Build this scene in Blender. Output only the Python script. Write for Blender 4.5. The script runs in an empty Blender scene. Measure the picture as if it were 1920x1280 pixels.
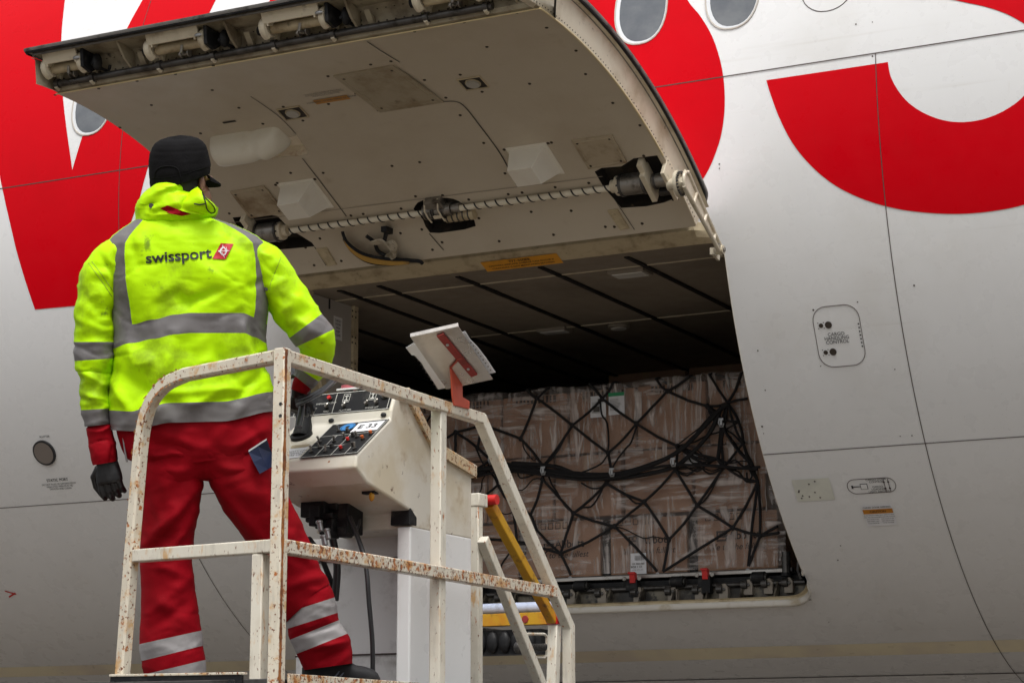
import bpy, bmesh, math, random
from mathutils import Vector, Matrix, noise
from mathutils.bvhtree import BVHTree
random.seed(7)
SC = bpy.context.scene
COL = SC.collection
V = Vector
rad = math.radians
# ---------------------------------------------------------------- camera (solved from the fuselage cylinder)
FPX, YAW, PIT = 4070.3, 0.47786, 0.19519
CAM = V((0, -13.3594, -3.5304))
cyw, syw, cpt, spt = math.cos(YAW), math.sin(YAW), math.cos(PIT), math.sin(PIT)
CF = V((-syw*cpt, cyw*cpt, spt)); CR = V((cyw, syw, 0)); CU = CR.cross(CF)
RAD = 3.1          # fuselage radius, axis along X at y=0 z=0; ground at GZ
GZ = -5.18
def ray(q):
    return (CF + CR*((q[0]-960)/FPX) - CU*((q[1]-640)/FPX))
def atx(q, x): d = ray(q); return CAM + d*((x-CAM.x)/d.x)
def aty(q, y): d = ray(q); return CAM + d*((y-CAM.y)/d.y)
def atz(q, z): d = ray(q); return CAM + d*((z-CAM.z)/d.z)
def atd(q, d): return CAM + ray(q)*d
def cyl_hit(q, r=RAD):
    d = ray(q); o = CAM
    a = d.y**2+d.z**2; b = o.y*d.y+o.z*d.z; c = o.y**2+o.z**2-r*r
    D = max(0, b*b-a*c); t = (-b-math.sqrt(D))/a
    P = o+d*t
    return P.x, math.degrees(math.atan2(-P.z, -P.y))
def cp(x, th, r=RAD):
    t = rad(th); return V((x, -r*math.cos(t), -r*math.sin(t)))
# open cargo door: the door's own arc turned out and up about its hinge line
DPHI, DDY, DDZ = 142.07, -0.156, 0.0887
H0 = (-3.1*math.cos(rad(14)), -3.1*math.sin(rad(14)))
ca_, sa_ = math.cos(rad(DPHI)), math.sin(rad(DPHI))
def dp(x, th, r=2.92):
    qy = -r*math.cos(rad(th))-H0[0]; qz = -r*math.sin(rad(th))-H0[1]
    return V((x, H0[0]+DDY+qy*ca_+qz*sa_, H0[1]+DDZ-qy*sa_+qz*ca_))
def door_hit(q, r=2.92):
    d = ray(q); oY, oZ = CAM.y-H0[0]-DDY, CAM.z-H0[1]-DDZ
    oy = oY*ca_-oZ*sa_+H0[0]; oz = oY*sa_+oZ*ca_+H0[1]
    vy = d.y*ca_-d.z*sa_; vz = d.y*sa_+d.z*ca_
    A = vy*vy+vz*vz; B = oy*vy+oz*vz; C = oy*oy+oz*oz-r*r
    D = max(0, B*B-A*C); t = (-B+math.sqrt(D))/A
    y, z = oy+t*vy, oz+t*vz
    return CAM.x+t*d.x, math.degrees(math.atan2(-z, -y))
# ---------------------------------------------------------------- materials
MATS = {}
def pm(name, col, rough=.5, metal=0, d2=None, bump=None, stretch=None, coat=0, spec=None, dots=None, emit=None, sheen=0):
    """Principled paint; d2 = list of (colour, scale, lo, hi, detail) noise layers; bump = (scale, strength)"""
    if name in MATS: return MATS[name]
    m = bpy.data.materials.new(name); m.use_nodes = True
    nt = m.node_tree; N = nt.nodes; L = nt.links
    b = N['Principled BSDF']
    b.inputs['Roughness'].default_value = rough; b.inputs['Metallic'].default_value = metal
    if coat: b.inputs['Coat Weight'].default_value = coat; b.inputs['Coat Roughness'].default_value = .12
    if spec is not None: b.inputs['Specular IOR Level'].default_value = spec
    if sheen: b.inputs['Sheen Weight'].default_value = sheen
    tc = N.new('ShaderNodeTexCoord')
    cur = None
    rgb = N.new('ShaderNodeRGB'); rgb.outputs[0].default_value = (*col, 1); cur = rgb.outputs[0]
    for k, lay in enumerate(d2 or []):
        c2, sc, lo, hi = lay[:4]; st = lay[4] if len(lay) > 4 else (1, 1, 1)
        mp = N.new('ShaderNodeMapping'); mp.inputs['Scale'].default_value = st
        mp.inputs['Location'].default_value = (k*3.7+len(name)*.31, k*1.3, k*2.1)
        L.new(tc.outputs['Object'], mp.inputs['Vector'])
        nz = N.new('ShaderNodeTexNoise'); nz.inputs['Scale'].default_value = sc; nz.inputs['Detail'].default_value = 7; nz.inputs['Roughness'].default_value = .62
        L.new(mp.outputs[0], nz.inputs['Vector'])
        mr = N.new('ShaderNodeMapRange'); mr.interpolation_type = 'SMOOTHSTEP'
        mr.inputs['From Min'].default_value = lo; mr.inputs['From Max'].default_value = hi
        if len(lay) > 5: mr.inputs['To Max'].default_value = lay[5]
        L.new(nz.outputs['Fac'], mr.inputs['Value'])
        mx = N.new('ShaderNodeMix'); mx.data_type = 'RGBA'
        L.new(mr.outputs[0], mx.inputs['Factor']); L.new(cur, mx.inputs[6]); mx.inputs[7].default_value = (*c2, 1)
        cur = mx.outputs[2]
    L.new(cur, b.inputs['Base Color'])
    if d2:
        n2 = N.new('ShaderNodeTexNoise'); n2.inputs['Scale'].default_value = 9; n2.inputs['Detail'].default_value = 5
        L.new(tc.outputs['Object'], n2.inputs['Vector'])
        m2 = N.new('ShaderNodeMapRange'); m2.inputs['From Min'].default_value = .3; m2.inputs['From Max'].default_value = .7
        m2.inputs['To Min'].default_value = max(.03, rough-.09); m2.inputs['To Max'].default_value = min(1, rough+.12)
        L.new(n2.outputs['Fac'], m2.inputs['Value']); L.new(m2.outputs[0], b.inputs['Roughness'])
    if bump:
        n3 = N.new('ShaderNodeTexNoise'); n3.inputs['Scale'].default_value = bump[0]; n3.inputs['Detail'].default_value = 6
        if stretch:
            mp = N.new('ShaderNodeMapping'); mp.inputs['Scale'].default_value = stretch
            L.new(tc.outputs['Object'], mp.inputs['Vector']); L.new(mp.outputs[0], n3.inputs['Vector'])
        else: L.new(tc.outputs['Object'], n3.inputs['Vector'])
        bp = N.new('ShaderNodeBump'); bp.inputs['Strength'].default_value = bump[1]; bp.inputs['Distance'].default_value = bump[2] if len(bump) > 2 else .01
        L.new(n3.outputs['Fac'], bp.inputs['Height']); L.new(bp.outputs[0], b.inputs['Normal'])
    if emit: b.inputs['Emission Color'].default_value = (*emit[0], 1); b.inputs['Emission Strength'].default_value = emit[1]
    MATS[name] = m
    return m
M = {}
M['fus'] = pm('fuselage_white', (.77, .77, .765), .3, d2=[((.62, .6, .56), 1.1, .5, .8, (1, 1, 1), .5), ((.5, .47, .42), 3.0, .6, .85, (.18, 5, 5), .45), ((.55, .5, .42), 14, .62, .8, (6, .5, .5), .25)], coat=.25, bump=(2.2, .35, .012), stretch=(1.6, .5, .5))
M['red'] = pm('livery_red', (.60, .0, .006), .33, d2=[((.5, .0, .004), 2.2, .45, .8, (1, 1, 1), .5), ((.42, .01, .01), 9, .6, .8, (6, .5, .5), .3)], spec=.1)
M['seam'] = pm('seam_grey', (.09, .07, .065), .8, spec=.1)
M['wframe'] = pm('window_frame', (.50, .46, .41), .5)
M['pane'] = pm('window_pane', (.11, .12, .135), .12, d2=[((.17, .18, .19), 4, .4, .7)], coat=.2)
M['bezel'] = pm('window_bezel', (.7, .72, .74), .4)
LD = [((.24, .19, .13), 2.3, .5, .8, (1, 1, 1), .55), ((.12, .08, .045), 7, .62, .8, (1, 1, 1), .6)]
M['liner'] = pm('door_liner', (.60, .53, .42), .42, d2=[((.50, .42, .31), 1.7, .42, .75, (1, 1, 1), .6), ((.33, .24, .14), 6, .6, .85, (1, 1, 1), .5)], bump=(3, .06, .02))
M['liner2'] = pm('door_liner_grey', (.30, .26, .21), .5, d2=LD, bump=(8, .1, .01))
M['cream'] = pm('primer_cream', (.70, .62, .47), .42, d2=[((.33, .25, .15), 6, .48, .78, (1, 1, 1), .75), ((.10, .07, .04), 16, .6, .8, (1, 1, 1), .8)], bump=(20, .12, .004))
M['tan'] = pm('stained_tan', (.56, .47, .31), .5, d2=[((.22, .15, .075), 9, .42, .75, (1, 1, 1), .8), ((.06, .04, .02), 18, .6, .8)], bump=(14, .12, .006))
M['edge'] = pm('edge_trim', (.75, .62, .36), .4)
M['white'] = pm('moulded_white', (.86, .82, .72), .4, d2=[((.7, .62, .5), 7, .5, .8, (1, 1, 1), .5)])
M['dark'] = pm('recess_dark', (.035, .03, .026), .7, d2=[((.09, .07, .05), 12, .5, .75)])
M['black'] = pm('black_rubber', (.013, .013, .014), .5, spec=.22, d2=[((.05, .048, .045), 20, .5, .75)])
M['seal'] = pm('grey_seal', (.17, .16, .15), .55, d2=[((.05, .045, .04), 14, .5, .7)])
M['steel'] = pm('worn_steel', (.33, .31, .28), .38, metal=.75, d2=[((.1, .085, .07), 14, .45, .7)], bump=(30, .1, .003))
M['dsteel'] = pm('dark_steel', (.11, .105, .1), .35, metal=.7, d2=[((.045, .04, .035), 14, .45, .7)])
M['alu'] = pm('brushed_aluminium', (.55, .53, .5), .3, metal=.85, d2=[((.36, .33, .3), 3.5, .42, .7), ((.2, .18, .16), 22, .62, .8)], bump=(40, .05, .002), stretch=(1, .1, 1))
M['bolt'] = pm('screw_brown', (.06, .045, .03), .5, metal=.4)
M['orange'] = pm('placard_orange', (.50, .20, .02), .5, d2=[((.3, .1, .01), 12, .5, .75)])
M['ink'] = pm('printed_ink', (.02, .02, .022), .6)
M['inkgrey'] = pm('printed_ink_grey', (.12, .11, .1), .6)
M['lens'] = pm('lamp_glass', (.75, .74, .7), .2)
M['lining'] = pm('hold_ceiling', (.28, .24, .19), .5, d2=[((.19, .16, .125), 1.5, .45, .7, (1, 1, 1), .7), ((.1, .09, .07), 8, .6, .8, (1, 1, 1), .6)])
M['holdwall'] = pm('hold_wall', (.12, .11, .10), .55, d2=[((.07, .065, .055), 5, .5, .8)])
M['card'] = pm('cardboard', (.47, .29, .195), .75, d2=[((.33, .19, .12), 2.5, .4, .7), ((.44, .29, .19), 9, .55, .8, (1, 1, 1), .5)], bump=(60, .12, .003))
M['carddark'] = pm('cardboard_print', (.045, .028, .022), .8)
M['tape'] = pm('packing_tape', (.48, .33, .22), .25, coat=.3)
M['net'] = pm('net_webbing', (.009, .008, .009), .75, bump=(120, .4, .003))
M['hook'] = pm('net_hook_zinc', (.36, .36, .36), .35, metal=.7)
M['redp'] = pm('red_paint', (.58, .02, .018), .4, d2=[((.3, .02, .015), 30, .5, .75)])
M['paper'] = pm('paper_white', (.74, .74, .76), .7)
M['green'] = pm('label_green', (.03, .30, .12), .6)
R1, R2, R3 = (.40, .13, .025), (.15, .045, .012), (.56, .30, .09)
def rusty(name, base, amt, sc=1.0):
    st = (2.2, 2.2, .8) if amt < .1 else (1, 1, 1)
    return pm(name, base, .38, d2=[((.58, .52, .42), 5*sc, .42, .72, (1, 1, 1), .7), ((.40, .37, .31), 14, .52, .75, (3, 3, .5), .6), (R3, 9*sc, .66-amt, .80-amt, st, .8), (R1, 22*sc, .72-amt, .79-amt, st), (R2, 45*sc, .72-amt, .77-amt, st)], bump=(28, .15, .004), coat=.1)
M['rail'] = rusty('chipped_white_paint', (.70, .66, .56), .095, 1.2)
M['railmid'] = rusty('rusty_white_paint', (.68, .63, .52), .18, 2.0)
M['railpost'] = rusty('rust_streaked_white_paint', (.68, .62, .50), .135, 1.6)
M['rust'] = pm('rust', (.36, .13, .03), .8, d2=[((.14, .04, .012), 14, .42, .6), ((.6, .38, .15), 22, .56, .7)], bump=(60, .5, .003))
M['cab'] = pm('console_white', (.82, .82, .81), .32, d2=[((.60, .57, .5), 3, .5, .8, (1, 1, 1), .5), ((.4, .33, .22), 16, .66, .8, (1, 1, 1), .6), (R2, 45, .73, .76)], coat=.2)
M['cabcream'] = pm('console_cream', (.74, .70, .61), .36, d2=[((.60, .52, .38), 3.2, .44, .68, (1, 1, 1), .9), ((.42, .30, .16), 7, .56, .74, (1, 1, 1), .8), ((.13, .06, .03), 26, .64, .72), (R1, 40, .70, .75)], coat=.15, bump=(28, .1, .003))
M['strip'] = rusty('rusty_cover_strip', (.55, .43, .27), .17, 1.6)
M['grey'] = pm('console_grey', (.78, .77, .76), .4, d2=[((.3, .28, .25), 6, .5, .8)])
M['yellow'] = pm('guard_yellow', (.52, .28, .012), .4, d2=[((.48, .19, .01), 6, .45, .65), ((.14, .07, .02), 20, .54, .68, (1, 1, 1), .8)])
M['bracket'] = pm('bracket_red', (.52, .075, .035), .42, d2=[((.38, .045, .025), 8, .5, .7), ((.1, .03, .02), 50, .64, .7)])
M['brackdk'] = pm('bracket_red_dark', (.27, .025, .02), .45, d2=[((.17, .02, .015), 14, .5, .7)])
M['hose'] = pm('hydraulic_hose', (.02, .02, .022), .32, coat=.2)
M['bluep'] = pm('pale_blue_pipe', (.42, .47, .60), .4, d2=[((.25, .27, .33), 12, .5, .7)])
M['bluelab'] = pm('label_blue', (.03, .2, .5), .5)
# ---------------------------------------------------------------- mesh building
ORG = {}
class MB:
    def __init__(s): s.v = []; s.f = []; s.m = []
    def quad(s, *ps, m=0):
        i = len(s.v); s.v += [V(p) for p in ps]; s.f.append(list(range(i, i+len(ps)))); s.m.append(m)
    def box(s, c, sx, sy, sz, ax=None, m=0):
        ax = ax or (V((1, 0, 0)), V((0, 1, 0)), V((0, 0, 1)))
        i = len(s.v); c = V(c)
        for a in (-1, 1):
            for b in (-1, 1):
                for d in (-1, 1): s.v.append(c+ax[0]*(a*sx/2)+ax[1]*(b*sy/2)+ax[2]*(d*sz/2))
        for q in ((0, 1, 3, 2), (4, 6, 7, 5), (0, 4, 5, 1), (2, 3, 7, 6), (0, 2, 6, 4), (1, 5, 7, 3)):
            s.f.append([i+k for k in q]); s.m.append(m)
    def prism(s, pts, off, m=0):
        n = len(pts); i = len(s.v); off = V(off)
        s.v += [V(p) for p in pts]+[V(p)+off for p in pts]
        s.f.append([i+k for k in range(n)][::-1]); s.m.append(m)
        s.f.append([i+n+k for k in range(n)]); s.m.append(m)
        for k in range(n): s.f.append([i+k, i+(k+1) % n, i+n+(k+1) % n, i+n+k]); s.m.append(m)
    def loft(s, rings, closed=True, caps=True, m=0, mf=None):
        i = len(s.v); n = len(rings[0])
        for r in rings: s.v += [V(p) for p in r]
        for a in range(len(rings)-1):
            for k in range(n if closed else n-1):
                k2 = (k+1) % n
                s.f.append([i+a*n+k, i+a*n+k2, i+(a+1)*n+k2, i+(a+1)*n+k]); s.m.append(mf(a, k) if mf else m)
        if caps:
            s.f.append([i+k for k in range(n)][::-1]); s.m.append(m)
            s.f.append([i+(len(rings)-1)*n+k for k in range(n)]); s.m.append(m)
    def tube(s, path, r, n=10, m=0, sq=False, closed=False, up=None, rs=None, mf=None):
        P = [V(p) for p in path]; rings = []
        prev = None
        for k, p in enumerate(P):
            if closed: t = P[(k+1) % len(P)]-P[k-1]
            elif k == 0: t = P[1]-P[0]
            elif k == len(P)-1: t = P[-1]-P[-2]
            else: t = (P[k+1]-p).normalized()+(p-P[k-1]).normalized()
            t.normalize()
            u = V(up) if up else (V((0, 0, 1)) if abs(t.z) < .9 else V((0, 1, 0)))
            if prev is not None and not up: u = prev
            a = u-t*u.dot(t); a.normalize(); b = t.cross(a); prev = a
            rr = rs[k] if rs else r
            sc = 1.0
            if not closed and 0 < k < len(P)-1:
                c = (P[k+1]-p).normalized().dot(t); sc = 1/max(.6, c)
            if sq:
                w, h = (rr if isinstance(rr, tuple) else (rr, rr))
                rings.append([p+a*(h*x)+b*(w*y) for x, y in ((1, 1), (1, -1), (-1, -1), (-1, 1))])
            else:
                rings.append([p+(a*math.cos(2*math.pi*j/n)+b*math.sin(2*math.pi*j/n))*rr for j in range(n)])
        if closed: rings.append(rings[0]); s.loft(rings, caps=False, m=m, mf=mf)
        else: s.loft(rings, m=m, mf=mf)
    def cyl(s, c, ax, r, h, n=20, m=0, r2=None):
        ax = V(ax).normalized(); s.tube([V(c), V(c)+ax*h], r, n, m, rs=[r, r if r2 is None else r2])
    def ell(s, c, rx, ry, rz, ax=None, n=16, m=0):
        ax = ax or (V((1, 0, 0)), V((0, 1, 0)), V((0, 0, 1))); c = V(c); rings = []
        for k in range(n//2+1):
            t = math.pi*(k/(n//2)); t = min(max(t, .02), math.pi-.02)
            rings.append([c+ax[0]*(rx*math.sin(t)*math.cos(2*math.pi*j/n))+ax[1]*(ry*math.sin(t)*math.sin(2*math.pi*j/n))+ax[2]*(rz*math.cos(t)) for j in range(n)])
        s.loft(rings, m=m)
    def add(s, vs, fs, m=0):
        i = len(s.v); s.v += [V(v) for v in vs]; s.f += [[i+k for k in f] for f in fs]; s.m += [m]*len(fs)
    def build(s, name, mats, parent=None, smooth=False, bev=0, angle=40, seg=2, weld=False, org=None):
        me = bpy.data.meshes.new(name)
        o_ = org if org is not None else (ORG[parent.name] if parent else V((0, 0, 0)))
        me.from_pydata([tuple(v-o_) for v in s.v], [], s.f)
        mats = mats if isinstance(mats, (list, tuple)) else [mats]
        for m in mats: me.materials.append(m)
        for k, p in enumerate(me.polygons): p.material_index = s.m[k]
        bm = bmesh.new(); bm.from_mesh(me)
        if weld: bmesh.ops.remove_doubles(bm, verts=bm.verts, dist=1e-5)
        bmesh.ops.recalc_face_normals(bm, faces=bm.faces)
        bm.to_mesh(me); bm.free()
        o = bpy.data.objects.new(name, me); COL.objects.link(o)
        if parent: o.parent = parent
        else: o.location = o_
        ORG[o.name] = o_
        if smooth:
            me.polygons.foreach_set('use_smooth', [True]*len(me.polygons))
            try: me.set_sharp_from_angle(angle=rad(angle))
            except Exception: pass
        if bev:
            b = o.modifiers.new('bevel', 'BEVEL'); b.width = bev; b.segments = seg; b.limit_method = 'ANGLE'; b.angle_limit = rad(35)
            b.harden_normals = False
        return o
def tag(o, label=None, cat=None, group=None, kind=None):
    if label: o['label'] = label
    if cat: o['category'] = cat
    if group: o['group'] = group
    if kind: o['kind'] = kind
    return o
def root(name, loc, label, cat, group=None):
    o = bpy.data.objects.new(name, None); COL.objects.link(o); o.location = loc; ORG[o.name] = V(loc)
    o.empty_display_size = .1
    return tag(o, label, cat, group)
_txt = {}
def txt(s, size=1.0, bold=0.0, align='CENTER', shear=0.0, sx=1.0):
    """flat glyph mesh (verts2d, faces) of a string"""
    key = (s, bold, align, shear)
    if key not in _txt:
        c = bpy.data.curves.new('t', 'FONT'); c.body = s; c.size = 1; c.align_x = align; c.align_y = 'CENTER'; c.offset = bold; c.resolution_u = 3; c.shear = shear
        o = bpy.data.objects.new('t', c); COL.objects.link(o)
        dg = bpy.context.evaluated_depsgraph_get(); e = o.evaluated_get(dg); me = e.to_mesh()
        _txt[key] = ([(v.co.x, v.co.y) for v in me.vertices], [list(p.vertices) for p in me.polygons])
        e.to_mesh_clear(); bpy.data.objects.remove(o); bpy.data.curves.remove(c)
    vs, fs = _txt[key]
    return [(x*size*sx, y*size) for x, y in vs], fs
def put_txt(mb, s, size, fn, u0=0, v0=0, m=0, rot=0, **k):
    vs, fs = txt(s, size, **k)
    c, d = math.cos(rot), math.sin(rot)
    mb.add([fn(u0+x*c-y*d, v0+x*d+y*c) for x, y in vs], fs, m)
def fus_fn(q, r=3.104):
    """local (u right, v up) metres on the fuselage skin around a photographed point"""
    x0, t0 = cyl_hit(q)
    return lambda u, v: cp(x0+u, t0-math.degrees(v/RAD), r)
def door_fn(q, r=2.915):
    x0, t0 = door_hit(q, r)
    return lambda u, v: dp(x0+u, t0+math.degrees(v/r), r)
def door_frame_at(q, r=2.92):
    x0, t0 = door_hit(q, r)
    c = dp(x0, t0, r); n = (dp(x0, t0, r-.1)-c).normalized(); t = (dp(x0, t0+1, r)-c).normalized()
    return c, V((1, 0, 0)), t, n      # x, towards the latch edge, out of the liner (down)
from mathutils.geometry import delaunay_2d_cdt
def densify(poly, dx=.2, dt=1.0):
    out = []
    for i, a in enumerate(poly):
        b = poly[(i+1) % len(poly)]; n = max(1, int(abs(b[0]-a[0])/dx), int(abs(b[1]-a[1])/dt+.5))
        out += [(a[0]+(b[0]-a[0])*k/n, a[1]+(b[1]-a[1])*k/n) for k in range(n)]
    return out
def cdt_patch(mb, outer, holes, fn, gx_, gt_, m=0):
    outer = densify(outer)
    pts = [V(p) for p in outer]; edges = [(i, (i+1) % len(outer)) for i in range(len(outer))]
    for h in holes:
        b = len(pts); pts += [V(p) for p in h]; edges += [(b+i, b+(i+1) % len(h)) for i in range(len(h))]
    xs_ = [p[0] for p in outer]; ts_ = [p[1] for p in outer]
    def inside(p, poly):
        c = False; j = len(poly)-1
        for i in range(len(poly)):
            a, b = poly[i], poly[j]
            if (a[1] > p[1]) != (b[1] > p[1]) and p[0] < (b[0]-a[0])*(p[1]-a[1])/(b[1]-a[1])+a[0]: c = not c
            j = i
        return c
    x = min(xs_)+gx_
    while x < max(xs_)-gx_*.3:
        t = min(ts_)+gt_
        while t < max(ts_)-gt_*.3:
            if inside((x, t), outer): pts.append(V((x, t)))
            t += gt_
        x += gx_
    vs, es, fs, *_ = delaunay_2d_cdt(pts, edges, [], 0, 1e-6)
    keep = []
    for f in fs:
        c = sum((vs[k] for k in f), V((0, 0)))/len(f)
        if inside(c, outer) and not any(inside(c, h) for h in holes): keep.append(f)
    mb.add([fn(v.x, v.y) for v in vs], keep, m)
def spline(pts, n=8):
    """Catmull-Rom through tuples"""
    out = []; P = [pts[0]]+list(pts)+[pts[-1]]
    for i in range(1, len(P)-2):
        for k in range(n):
            t = k/n; a, b, c, d = P[i-1], P[i], P[i+1], P[i+2]
            out.append(tuple(.5*((2*b[j])+(-a[j]+c[j])*t+(2*a[j]-5*b[j]+4*c[j]-d[j])*t*t+(-a[j]+3*b[j]-3*c[j]+d[j])*t**3) for j in range(len(b))))
    out.append(tuple(pts[-1])); return out
def rrect(w, h, r, n=6):
    pts = []
    for cx, cy, a0 in ((w/2-r, h/2-r, 0), (-w/2+r, h/2-r, 90), (-w/2+r, -h/2+r, 180), (w/2-r, -h/2+r, 270)):
        for k in range(n+1): a = rad(a0+90*k/n); pts.append((cx+r*math.cos(a), cy+r*math.sin(a)))
    return pts
# ================================================================ GROUND
g = MB(); n = 24; S = 160
for i in range(n):
    for j in range(n):
        x0, y0 = -S+2*S*i/n, -S+2*S*j/n; d = 2*S/n
        g.quad((x0, y0, GZ), (x0+d, y0, GZ), (x0+d, y0+d, GZ), (x0, y0+d, GZ))
o = g.build('ground', pm('wet_apron', (.068, .045, .022), .2, coat=.9, d2=[((.048, .032, .015), .3, .4, .7), ((.090, .062, .034), 2, .5, .8)], bump=(4, .2, .01)), weld=True, org=V((0, 0, GZ)))
tag(o, 'dark wet concrete apron under the airliner', kind='structure')
# ================================================================ AIRLINER
PL = root('airliner', (-5, 0, GZ), 'white wide-body airliner fuselage with huge red livery letters and an open cargo door', 'airplane')
OX0, OX1, OT0, OT1 = -6.81, -4.118, 14.0, 56.6
GX0, GX1, GT0, GT1 = -7.2, -3.7, 8.0, 62.0
mb = MB()
def grid_patch(mb, xs, ts, skip=None):
    i0 = len(mb.v)
    for x in xs:
        for t in ts: mb.v.append(cp(x, t))
    nt_ = len(ts)
    for a in range(len(xs)-1):
        for b in range(nt_-1):
            if skip and skip((xs[a]+xs[a+1])/2, (ts[b]+ts[b+1])/2): continue
            i = i0+a*nt_+b; mb.f.append([i, i+1, i+nt_+1, i+nt_]); mb.m.append(0)
NX, NT = 70, 108
gx = [GX0+(GX1-GX0)*k/NX for k in range(NX+1)]; gt = [GT0+(GT1-GT0)*k/NT for k in range(NT+1)]
xs = [-18+k*.6 for k in range(18)]+gx+[-3.1+k*.6 for k in range(14)]
ts = [-90+k*2 for k in range(49)]+gt+[64+k*2 for k in range(24)]+[115+5*k for k in range(32)]
grid_patch(mb, xs, ts, skip=lambda x, t: GX0 < x < GX1 and GT0 < t < GT1)
# ring between the grid hole and the rounded opening
per = [(x, GT0) for x in gx[:-1]]+[(GX1, t) for t in gt[:-1]]+[(x, GT1) for x in gx[:0:-1]]+[(GX0, t) for t in gt[:0:-1]]
cx_, ct_ = (OX0+OX1)/2, (OT0+OT1)/2; s_ = math.degrees(1/RAD)   # degrees per metre
hw_, hh_ = (OX1-OX0)/2, (OT1-OT0)/2/s_
CRAD = .14
def rr_hit(dx, dy):
    """ray from centre to the rounded rectangle, metres"""
    lo, hi = 0, 10
    L_ = math.hypot(dx, dy); dx, dy = dx/L_, dy/L_
    for _ in range(40):
        m_ = (lo+hi)/2; x, y = abs(dx*m_), abs(dy*m_)
        qx, qy = max(x-(hw_-CRAD), 0), max(y-(hh_-CRAD), 0)
        if math.hypot(qx, qy) <= CRAD: lo = m_
        else: hi = m_
    return dx*lo, dy*lo
inn = []
for x, t in per:
    a, b = rr_hit(x-cx_, (t-ct_)/s_); inn.append((cx_+a, ct_+b*s_))
NS = 8; rings = []
for k in range(NS+1):
    f = k/NS; rings.append([cp(x+(u-x)*f, t+(w-t)*f) for (x, t), (u, w) in zip(per, inn)])
mb.loft(rings, caps=False)
SKIN = mb.build('fuselage_skin', M['fus'], PL, smooth=True, weld=True, angle=60)
# opening frame: jamb going inward, with a proud lip on the sill
mb = MB()
def jr(t, r): k = max(0, min(1, (t-50.5)/3.5)); return r+(max(r, 3.075)-r)*k
mb.loft([[cp(x, t, jr(t, r)) for x, t in inn] for r in (3.103, 3.05, 2.99)], caps=False)
mb.loft([[cp(cx_+(x-cx_)*s, ct_+(t-ct_)*s2, jr(t, r)-(.002 if r < 2.99 else 0)) for x, t in inn] for s, s2, r in ((1, 1, 2.99), (.985, .99, 2.985), (.985, .99, 2.93))], caps=False)
mb.build('opening_frame', M['tan'], PL, smooth=True, angle=30)
lip = [(x, t) for x, t in inn if t > 51.5]
lip.sort(key=lambda q: math.atan2(q[0]-cx_, (q[1]-ct_)/s_))
mb = MB(); mb.loft([[cp(x, t+a, r) for a, r in ((-.25, 3.10), (-.1, 3.125), (.2, 3.13), (.55, 3.118), (.7, 3.10))] for x, t in [(cx_+(x-cx_)*1.003, t) for x, t in lip]], closed=False, caps=False)
mb.build('sill_lip', pm('sill_lip_paint', (.62, .59, .53), .35, d2=[((.4, .33, .22), 9, .5, .75)]), PL, smooth=True, angle=60)
# panel seams
def seam(name, pts, w=.0045, r=3.1034, mat=None, cont=None):
    mb = MB(); P = spline(pts, 6) if len(pts) > 2 else pts
    L_ = []; R_ = []
    for k, (x, t) in enumerate(P):
        a = P[max(0, k-1)]; b = P[min(len(P)-1, k+1)]; dx, dt = b[0]-a[0], (b[1]-a[1])/s_; l = math.hypot(dx, dt) or 1
        nx, nt_ = -dt/l*w/2, dx/l*w/2*s_
        L_.append(cp(x+nx, t+nt_, r)); R_.append(cp(x-nx, t-nt_, r))
    mb.loft([L_, R_], closed=False, caps=False)
    return mb.build(name, mat or M['seam'], PL)
def ln(x0, t0, x1, t1, n): return [(x0+(x1-x0)*k/n, t0+(t1-t0)*k/n) for k in range(n+1)]
seam('panel_seam', ln(-16, -1.15, 4, -1.15, 20), .006)
seam('panel_seam', ln(-16, 36.95, OX0-.003, 36.95, 20)); seam('panel_seam', ln(OX1+.003, 36.95, 4, 36.95, 20))
seam('panel_seam', ln(-16, 73.8, 4, 73.8, 20), .012)
seam('panel_seam', ln(-3.222, -1.1, -3.222, 100, 60)); seam('panel_seam', ln(-8.008, -40, -8.008, 100, 80))
# stain band low on the belly
for a, b in ((-16, 4),):
    mb = MB(); mb.loft([[cp(x, t, 3.1008) for x in [a+k*.25 for k in range(int((b-a)/.25)+1)]] for t in (65.2, 66, 67, 68.0)], closed=False, caps=False)
    mb.build('belly_stripe', pm('belly_stripe_cream', (.84, .76, .55), .35, d2=[((.7, .62, .5), 2, .4, .7)]), PL, smooth=True)
# livery letters -----------------------------------------------------------
def letter(outline, holes=()):
    mb = MB(); cdt_patch(mb, [cyl_hit(q) for q in outline], [], lambda x, t: cp(x, t, 3.1022), .3, 1.0)
    return mb.build('livery_letter', M['red'], PL, smooth=True, angle=60)
inner = spline([(1665, 117), (1670, 143), (1684, 170), (1706, 195), (1738, 215), (1775, 227), (1812, 229), (1850, 222), (1888, 205), (1922, 178), (1955, 130)], 5)
outer = spline([(2060, 300), (1985, 360), (1920, 384), (1860, 396), (1800, 401), (1740, 399), (1680, 391), (1620, 374), (1565, 347), (1520, 310), (1486, 268), (1462, 222), (1446, 180), (1437, 151)], 5)
letter(inner+[(2050, 60)]+outer)
letter(spline([(1700, -40), (1750, -9), (1800, 3), (1850, 14), (1890, 28), (1925, 48), (1990, 90)], 4)+[(2060, 20), (2040, -60)])
letter(spline([(1270, -40), (1290, 2), (1314, 32), (1335, 68), (1349, 108), (1357, 150), (1359, 200), (1353, 250), (1340, 292), (1322, 330), (1290, 372)], 5)+[(1180, 330), (1080, 120), (1010, -60), (1100, -70)])
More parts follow.
